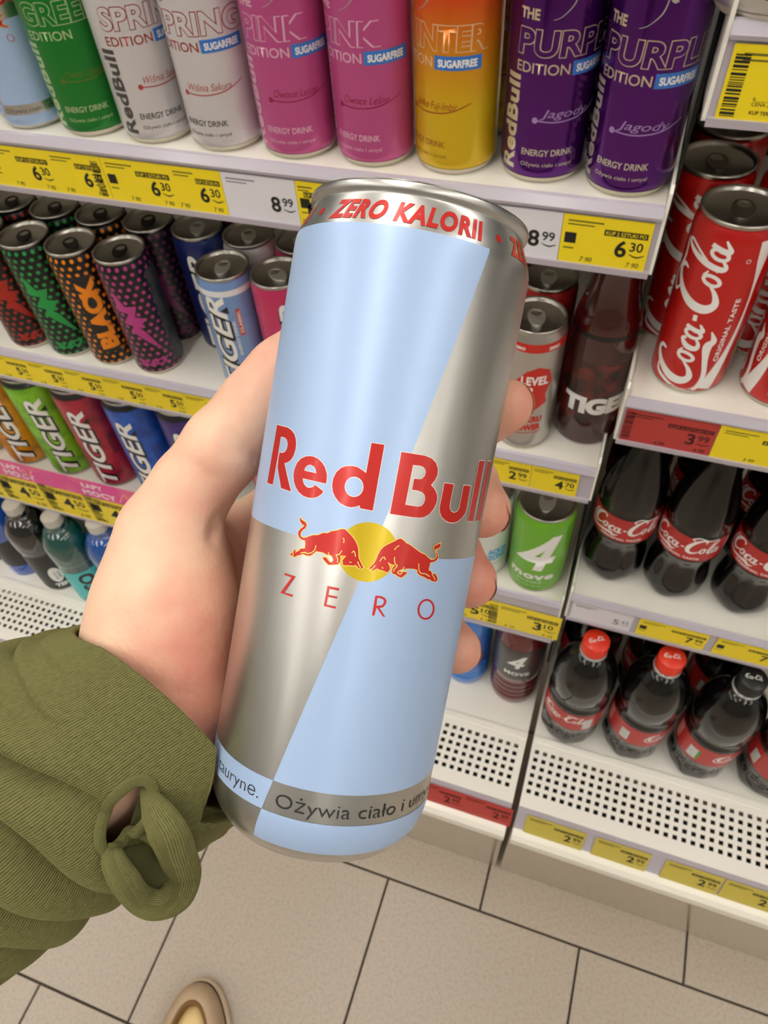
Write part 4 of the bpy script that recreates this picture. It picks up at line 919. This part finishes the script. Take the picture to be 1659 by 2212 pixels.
gpx([(486, 930), (505, 950), (528, 968), (552, 986), (566, 990)], 1.5, 1.25)
gpx([(470, 955), (490, 975), (515, 985)], .45, 1.2)
gpx([(486, 1102), (468, 1132), (458, 1160)], 1.0, 2.2)
gpx([(484, 1108), (499, 1160), (515, 1200), (522, 1240)], 1.1, 1.8)
gpx([(300, 1240), (370, 1228), (450, 1205)], .28, 1.6)
gpx([(280, 1330), (360, 1322), (440, 1300)], .25, 1.6)
gpx([(250, 1440), (330, 1480), (420, 1500)], .25, 1.8)
gpx([(430, 1010), (455, 1030), (480, 1040)], .3, 1.5)
gpx([(395, 985), (420, 1005), (440, 1030)], .25, 1.5)
# the can presses into the flesh
rad = np.sqrt(G[0] ** 2 + G[1] ** 2); cyl = np.maximum(rad - (RH + .15), np.abs(G[2]) - 77.4)
D = np.maximum(D, -cyl)
V, F = nets(D, ax); V = smooth_mesh(V, F, 3, .5)
r2 = np.hypot(V[:, 0], V[:, 1]); inside = (r2 < RH + .12) & (np.abs(V[:, 2]) < 77); V[inside, :2] *= ((RH + .12) / r2[inside])[:, None]
fl_ = np.zeros(len(V))
for c, s, a in (((-36, 2, -38), 24, .65), ((-36, 4, -60), 20, .6), ((-48, -6, -30), 14, .25), ((-52, 2, -2), 12, .25), ((-34, 16, 30), 14, .45), ((-30, 22, 42), 10, .6), ((36, 14, 38), 16, .7), ((36, 14, 6), 16, .7), ((36, 14, -12), 14, .7), ((36, 14, -33), 14, .7), ((-40, 14, 5), 12, .4), ((-36, 26, -15), 14, .5), ((-62, -2, -30), 16, -.35)):
    fl_ += a * np.exp(-((V - np.array(c)) ** 2).sum(1) / (s * s))
SK = bpy.data.materials.new('skin'); SK.use_nodes = True; nt = SK.node_tree; b = nt.nodes['Principled BSDF']
at = nt.nodes.new('ShaderNodeAttribute'); at.attribute_name = 'flush'
tc = nt.nodes.new('ShaderNodeTexCoord'); n1_ = nt.nodes.new('ShaderNodeTexNoise'); n1_.inputs['Scale'].default_value = 90; n1_.inputs['Detail'].default_value = 4
nt.links.new(tc.outputs['Object'], n1_.inputs['Vector'])
ad = nt.nodes.new('ShaderNodeMath'); ad.operation = 'MULTIPLY_ADD'; ad.inputs[1].default_value = .95; nt.links.new(n1_.outputs[0], ad.inputs[0]); 
sb_ = nt.nodes.new('ShaderNodeMath'); sb_.operation = 'SUBTRACT'; sb_.inputs[1].default_value = .47; nt.links.new(at.outputs['Fac'], sb_.inputs[0]); nt.links.new(sb_.outputs[0], ad.inputs[2])
rp = nt.nodes.new('ShaderNodeValToRGB'); nt.links.new(ad.outputs[0], rp.inputs[0]); nt.links.new(rp.outputs[0], b.inputs['Base Color'])
rp.color_ramp.elements[0].position = 0.; rp.color_ramp.elements[0].color = lin('ecc3a4'); rp.color_ramp.elements[1].position = 1.; rp.color_ramp.elements[1].color = lin('db8f7b')
b.inputs['Roughness'].default_value = .48; b.inputs['Subsurface Weight'].default_value = .12; b.inputs['Subsurface Radius'].default_value = (.004, .0015, .0008); b.inputs['Subsurface Scale'].default_value = 1.
n2_ = nt.nodes.new('ShaderNodeTexNoise'); n2_.inputs['Scale'].default_value = 900; n2_.inputs['Detail'].default_value = 3
n3_ = nt.nodes.new('ShaderNodeTexVoronoi'); n3_.inputs['Scale'].default_value = 700
nt.links.new(tc.outputs['Object'], n2_.inputs['Vector']); nt.links.new(tc.outputs['Object'], n3_.inputs['Vector'])
am = nt.nodes.new('ShaderNodeMath'); am.operation = 'ADD'; nt.links.new(n2_.outputs[0], am.inputs[0]); nt.links.new(n3_.outputs[0], am.inputs[1])
bp = nt.nodes.new('ShaderNodeBump'); bp.inputs['Strength'].default_value = .12; bp.inputs['Distance'].default_value = .0006; nt.links.new(am.outputs[0], bp.inputs['Height']); nt.links.new(bp.outputs[0], b.inputs['Normal'])
person = empty('person', (-.40, -.09, 0)); tag(person, 'person in an olive green ribbed sleeve holding up the light blue can', 'person')
pinv = Matrix.Translation(-Vector(person.location))
def pchild(name, me, par=None):
    o = addobj(name, me, par or person)
    if par is None: o.matrix_local = pinv @ HM
    return o
hand = pchild('hand', np_mesh('hand', V, F, SK, fl_)); hand['label'] = 'left hand with thumb and fingers wrapped round the can'
# nails
NAIL = mat('nail', 'e6b59a', .25, 0, .4)
def nail(a, b_, dors, r, L, w=1.0, back=.15):
    a = np.array(a, float); b_ = np.array(b_, float); u = (b_ - a) / np.linalg.norm(b_ - a); n = np.array(dors, float); n -= (n @ u) * u; n /= np.linalg.norm(n); s = np.cross(u, n)
    V = []; Fq = []; nu, nv = 14, 13
    for i in range(nu):
        t = i / (nu - 1); x = (t - back) * L; wd = w * (1 - .35 * max(0, t - .75) / .25 * 1.0) * (1 - .25 * max(0, .2 - t) / .2)
        rr = r - .35 - .16 * max(0, x) * .9 * t
        for j in range(nv):
            q = (j / (nv - 1) - .5) * 2 * wd; V.append(b_ + u * x * .72 + (n * math.cos(q) + s * math.sin(q)) * rr * (1 - .10 * t * t))
    for i in range(nu - 1):
        for j in range(nv - 1): Fq.append((i * nv + j, i * nv + j + 1, (i + 1) * nv + j + 1, (i + 1) * nv + j))
    return np_mesh('nail', np.array(V), np.array(Fq), NAIL)
for a, b_, dr, r, L, w_ in (((-35.5, 18, 26), (-27.2, 24.2, 43), (-.75, .65, .35), 7.9, 11, .95), ((22.5, 31.5, 29), (32.2, 19, 38), (.8, .55, .3), 7.75, 10, .9), ((27, 30.5, 14.5), (31.6, 18.5, 8.5), (.9, .35, .25), 8.05, 10, .9), ((26, 29.5, -6), (31.8, 18.5, -12), (.9, .4, .2), 7.95, 9.5, .9), ((24.5, 28, -28), (32.2, 18, -32.3), (.85, .5, .1), 6.95, 8.5, .9)):
    pchild('nail', nail(a, b_, dr, r, L, w_), hand)

# ------------------------------------------------------------------ sleeve
S0 = np.array((-47.5, 9., -61.5)); U = AU
E1 = np.array((0, -1., 0)) - (np.array((0, -1., 0)) @ U) * U; E1 /= np.linalg.norm(E1)      # towards the camera
E2 = np.cross(E1, U); 
if E2[0] < 0: E2 = -E2                                                                      # towards lower right of the picture
def folds(s, th):
    """wrinkles of the pushed-up sleeve (mm)"""
    w = 0
    ph = (s + 6 * np.sin(th + .6) + 3.0 * np.sin(2 * th + s * .02) + 1.6 * np.sin(5 * th + s * .05)) / 15.0
    amp = (8.0 + 2.2 * np.sin(2 * th + s * .045)) * np.clip((s - 15) / 12, 0, 1)
    w = amp * (np.abs(np.sin(PI * ph)) ** .55 - .66)
    w = w + .9 * np.exp(-((s - 16) / 2.0) ** 2) + .5 * np.exp(-((s - 9) / 1.6) ** 2)
    w = w + .5 * np.sin(th * 5 + s * .12) * np.clip((s - 20) / 20, 0, 1)
    w = w + .8 * np.sin(s * .55 + 1.5 * np.sin(th)) * np.clip((s - 4) / 6, 0, 1) * np.clip((26 - s) / 8, 0, 1) * .6
    return w
def sleeve_pt(s, th, off=0.):
    s = np.asarray(s, float); th = np.asarray(th, float)
    a = 37 + 3 * np.clip(s / 40, 0, 1) + 8 * np.clip((s - 40) / 110, 0, 1); bq = 35 + 8 * np.clip((s - 40) / 110, 0, 1)
    a = a - 5.5 * np.clip(-np.sin(th), 0, 1) * np.clip(1 - s / 35, 0, 1)
    f_ = folds(s, th) + off
    sh = -23 * np.clip(np.cos(th - .25), -.3, 1) * np.clip(1 - s / 70, 0, 1)
    ss = s + sh
    bq = bq - np.interp(ss, [-26, -12, 4, 22], [15, 11, 5, 0]) * np.clip(np.cos(th) * 1.5, 0, 1)
    en = np.sqrt(np.clip(1 - (np.clip(s - 270, 0, 30) / 30.01) ** 2, 0, 1)); a = a * en; bq = bq * en; f_ = f_ * en
    return S0 + ss[..., None] * U + ((a + f_) * np.sin(th))[..., None] * E2 + ((bq + f_) * np.cos(th))[..., None] * E1
def pl(px, py, yl):
    """photo pixel at can-space depth yl (mm)"""
    d = HMI.to_3x3() @ ray(px, py); t = (yl - CAML.y) / d.y; return np.array(CAML + d * t)
NS, NT = 440, 480
sv = np.concatenate([np.linspace(7, 0, 8), np.linspace(.6, 300, NS)]); ov = np.concatenate([np.linspace(-2.6, -2.2, 6), [-1.6, -.7], np.minimum(0, -.3 + np.linspace(.3, 30, NS))])
TH = np.linspace(-PI, PI, NT, endpoint=False)
ss_, tt_ = np.meshgrid(sv, TH, indexing='ij'); oo_ = np.repeat(ov[:, None], NT, 1)
VS = sleeve_pt(ss_, tt_, oo_).reshape(-1, 3)
# keep clear of the can
r2 = np.hypot(VS[:, 0], VS[:, 1]); bad = (r2 < RH + 1.2) & (VS[:, 2] > -80); VS[bad, :2] *= ((RH + 1.2) / r2[bad])[:, None]
def pix(P):
    """can-space points -> photo pixels and depth"""
    Wp = np.array([(HM @ Vector(p * .001)) - CAM for p in P]); 
    x = Wp @ np.array(RT); y = Wp @ np.array(UP); z = -(Wp @ np.array(BK)); return CX + FPX * x / z, CY - FPX * y / z, z
PXs, PYs, PZs = pix(VS)
def on_sleeve(px, py, lift=0.):
    d = np.hypot(PXs - px, PYs - py); c = np.where(d < max(12, d.min() + 4))[0]; k = c[np.argmin(PZs[c])]
    p = pl(px, py, VS[k][1] - lift); return p, ss_.ravel()[k], tt_.ravel()[k]
_, HOLE_S, HOLE_T = on_sleeve(276, 1768); HL_, HW_ = 8.5, 4.6
def hole_uv(s, t): 
    p, q = s - HOLE_S, (t - HOLE_T) * 40; return ((p + q) / 1.414 / HL_) ** 2 + ((p - q) / 1.414 / HW_) ** 2
keep = hole_uv(ss_, tt_) > 1; FS = []
nr = len(sv)
I = np.arange(nr * NT).reshape(nr, NT); J = np.roll(I, -1, 1)
FS = np.stack([I[:-1], J[:-1], J[1:], I[1:]], -1).reshape(-1, 4); kf = keep.reshape(-1)
FS = FS[kf[FS].all(1)]
SLV = bpy.data.materials.new('olive_knit'); SLV.use_nodes = True; nt = SLV.node_tree; b = nt.nodes['Principled BSDF']
b.inputs['Roughness'].default_value = .9; b.inputs['Sheen Weight'].default_value = .35; b.inputs['Sheen Roughness'].default_value = .5; b.inputs['Sheen Tint'].default_value = lin('b4b070'); b.inputs['Specular IOR Level'].default_value = .2
ua = nt.nodes.new('ShaderNodeUVMap'); wv = nt.nodes.new('ShaderNodeTexWave'); wv.wave_type = 'BANDS'; wv.bands_direction = 'Y'; wv.inputs['Scale'].default_value = 1.; wv.inputs['Distortion'].default_value = .6; wv.inputs['Detail'].default_value = 2; wv.inputs['Detail Scale'].default_value = 2.
mp_ = nt.nodes.new('ShaderNodeMapping'); mp_.inputs['Scale'].default_value = (.05, .45, 1); nt.links.new(ua.outputs[0], mp_.inputs[0]); nt.links.new(mp_.outputs[0], wv.inputs['Vector'])
wn = nt.nodes.new('ShaderNodeTexNoise'); wn.inputs['Scale'].default_value = .9; wn.inputs['Detail'].default_value = 5; nt.links.new(ua.outputs[0], wn.inputs['Vector'])
mxn = nt.nodes.new('ShaderNodeMath'); mxn.operation = 'MULTIPLY_ADD'; mxn.inputs[1].default_value = .7; nt.links.new(wv.outputs['Fac'], mxn.inputs[0]); nt.links.new(wn.outputs[0], mxn.inputs[2])
rp = nt.nodes.new('ShaderNodeValToRGB'); rp.color_ramp.elements[0].color = lin('3f3d1f'); rp.color_ramp.elements[0].position = .25; rp.color_ramp.elements[1].color = lin('757346'); rp.color_ramp.elements[1].position = 1.1
nt.links.new(mxn.outputs[0], rp.inputs[0]); nt.links.new(rp.outputs[0], b.inputs['Base Color'])
bp = nt.nodes.new('ShaderNodeBump'); bp.inputs['Strength'].default_value = .55; bp.inputs['Distance'].default_value = .0008; nt.links.new(mxn.outputs[0], bp.inputs['Height']); nt.links.new(bp.outputs[0], b.inputs['Normal'])
def uvd(me, uv):
    l = me.uv_layers.new(name='UVMap'); vi = np.empty(len(me.loops), np.int32); me.loops.foreach_get('vertex_index', vi); l.data.foreach_set('uv', uv[vi].astype(np.float32).ravel())
me = np_mesh('sleeve', VS, FS, SLV); uvd(me, np.stack([ss_.ravel(), np.abs(tt_.ravel()) * 40], 1))
slv = pchild('sleeve', me); slv['label'] = 'olive green ribbed sleeve bunched up at the wrist'
def tube(P, R, flatk=.7, n=14, sub=8, nrm=None):
    P = np.array(P, float); A = np.concatenate([P[:1], P, P[-1:]]); Rr = np.concatenate([[R[0]], R, [R[-1]]]); Q = []; W = []
    for i in range(len(P) - 1):
        for k in range(sub):
            t = k / sub; p0, p1, p2, p3 = A[i:i + 4]; Q.append(.5 * (2 * p1 + (p2 - p0) * t + (2 * p0 - 5 * p1 + 4 * p2 - p3) * t * t + (3 * p1 - p0 - 3 * p2 + p3) * t ** 3)); W.append(Rr[i + 1] * (1 - t) + Rr[i + 2] * t)
    Q.append(P[-1]); W.append(R[-1]); Q = np.array(Q); d = np.gradient(Q, axis=0); d /= np.linalg.norm(d, axis=1)[:, None]
    nn = np.array(nrm if nrm is not None else (0, -1, 0), float); V = []; uv = []
    for k in range(len(Q)):
        e1 = nn - (nn @ d[k]) * d[k]; e1 /= np.linalg.norm(e1); e2 = np.cross(d[k], e1)
        for j in range(n): a = 2 * PI * j / n; V.append(Q[k] + W[k] * (e1 * math.cos(a) * flatk + e2 * math.sin(a))); uv.append((k * 1.0, j * 2.1))
    m_ = len(Q); I = np.arange(m_ * n).reshape(m_, n); J = np.roll(I, -1, 1); Fq = np.stack([I[:-1], J[:-1], J[1:], I[1:]], -1).reshape(-1, 4)
    return np.array(V), Fq, np.array(uv)
lp = [on_sleeve(*q)[0] for q in ((270, 1815, -3), (243, 1848, 2), (268, 1900, 5), (300, 1940, 6), (340, 1955, 7), (380, 1930, 7), (392, 1880, 7), (368, 1810, 6), (338, 1755, 3), (308, 1695, -2))]
Vt, Ft, uvt = tube(lp, [.6, 3.0, 4.0, 4.2, 4.2, 4.8, 5.2, 5.2, 4.2, .8], .62)
LC = np.mean(lp, 0) + np.array((0, 7., 0)); nq = len(lp)
fan = np.array(list(lp) + [LC]); FF = np.array([(i, i + 1, nq, nq) for i in range(nq - 1)])
lin_me = mesh('cuff_lining', fan * .001, [(i, i + 1, nq) for i in range(nq - 1)] + [(nq - 1, 0, nq)], mat('olive_lining', '4a4824', .9, noise=.4, nscale=200, c2='35331a'), True)
me = np_mesh('cuff_loop', Vt, Ft, SLV); uvd(me, uvt); o = pchild('cuff_loop', me, slv); o['label'] = 'rolled edge of the thumb hole hanging as a loop'; pchild('cuff_lining', lin_me, slv)
an = np.linspace(0, 2 * PI, 41); pp, qq = HL_ * np.cos(an), HW_ * np.sin(an)
lp = sleeve_pt(HOLE_S + (pp + qq) / 1.414, HOLE_T + (pp - qq) / 1.414 / 40, .2)
Vt, Ft, uvt = tube(lp, [1.5] * 41, 1., 10, 3)
me = np_mesh('hole_edge', Vt, Ft, SLV); uvd(me, uvt); pchild('hole_edge', me, slv)

# ------------------------------------------------------------------ shoe
def shoe_mesh(name, rings, m, K=1.3):
    """rings: (y_toe, half width, back y, z) closed outlines stacked upwards"""
    n = 48; V = []; Fq = []
    for (yt, hw_, yb, z) in rings:
        for j in range(n):
            a = 2 * PI * j / n; c, s = math.cos(a), math.sin(a); L = (yt - yb) / 2; y = (yt + yb) / 2 + L * c; x = hw_ * s * (1 - .10 * c) * (abs(s) ** -.12 if abs(s) > .05 else 1.)
            V.append((x * 1000 * K, y * 1000, z * 1000))
    I = np.arange(len(rings) * n).reshape(-1, n); J = np.roll(I, -1, 1); Fq = np.stack([I[:-1], J[:-1], J[1:], I[1:]], -1).reshape(-1, 4)
    return np_mesh(name, np.array(V), Fq, m)
toe = on_z(430, 2122, .03)
SHM = mat('shoe_suede', 'b59c7e', .75, noise=.3, nscale=60, c2='a0876a', bump=.2, bscale=500)
sh = pchild('shoe', shoe_mesh('shoe', [(0, .046, -.25, .018), (.001, .047, -.25, .028), (-.001, .046, -.25, .040), (-.006, .042, -.245, .050), (-.014, .037, -.24, .056), (-.022, .033, -.235, .058), (-.026, .030, -.232, .056), (-.028, .029, -.23, .045)], SHM))
sh.matrix_local = pinv @ (Matrix.Translation((toe.x, toe.y, 0)) @ Matrix.Rotation(math.radians(19), 4, 'Z')); sh['label'] = 'beige suede shoe'
pchild('sole', shoe_mesh('sole', [(.004, .001, -.255, .0), (.006, .050, -.256, .0), (.0085, .052, -.258, .006), (.0075, .051, -.257, .016), (.003, .048, -.252, .021)], mat('sole_rubber', 'd9c4aa', .5)), sh)
pchild('collar', shoe_mesh('collar', [(-.0255, .0305, -.233, .057), (-.028, .0295, -.231, .0600), (-.0315, .0278, -.228, .057), (-.032, .0275, -.228, .040)], mat('collar_brown', '7a5526', .6)), sh)
pchild('insole', shoe_mesh('insole', [(-.0315, .0278, -.23, .040), (-.037, .0245, -.225, .044), (-.047, .017, -.215, .0465), (-.06, .007, -.2, .0475), (-.07, .001, -.19, .0475)], mat('insole_cream', 'e3c68c', .6, noise=.4, nscale=40, c2='cfae70')), sh)
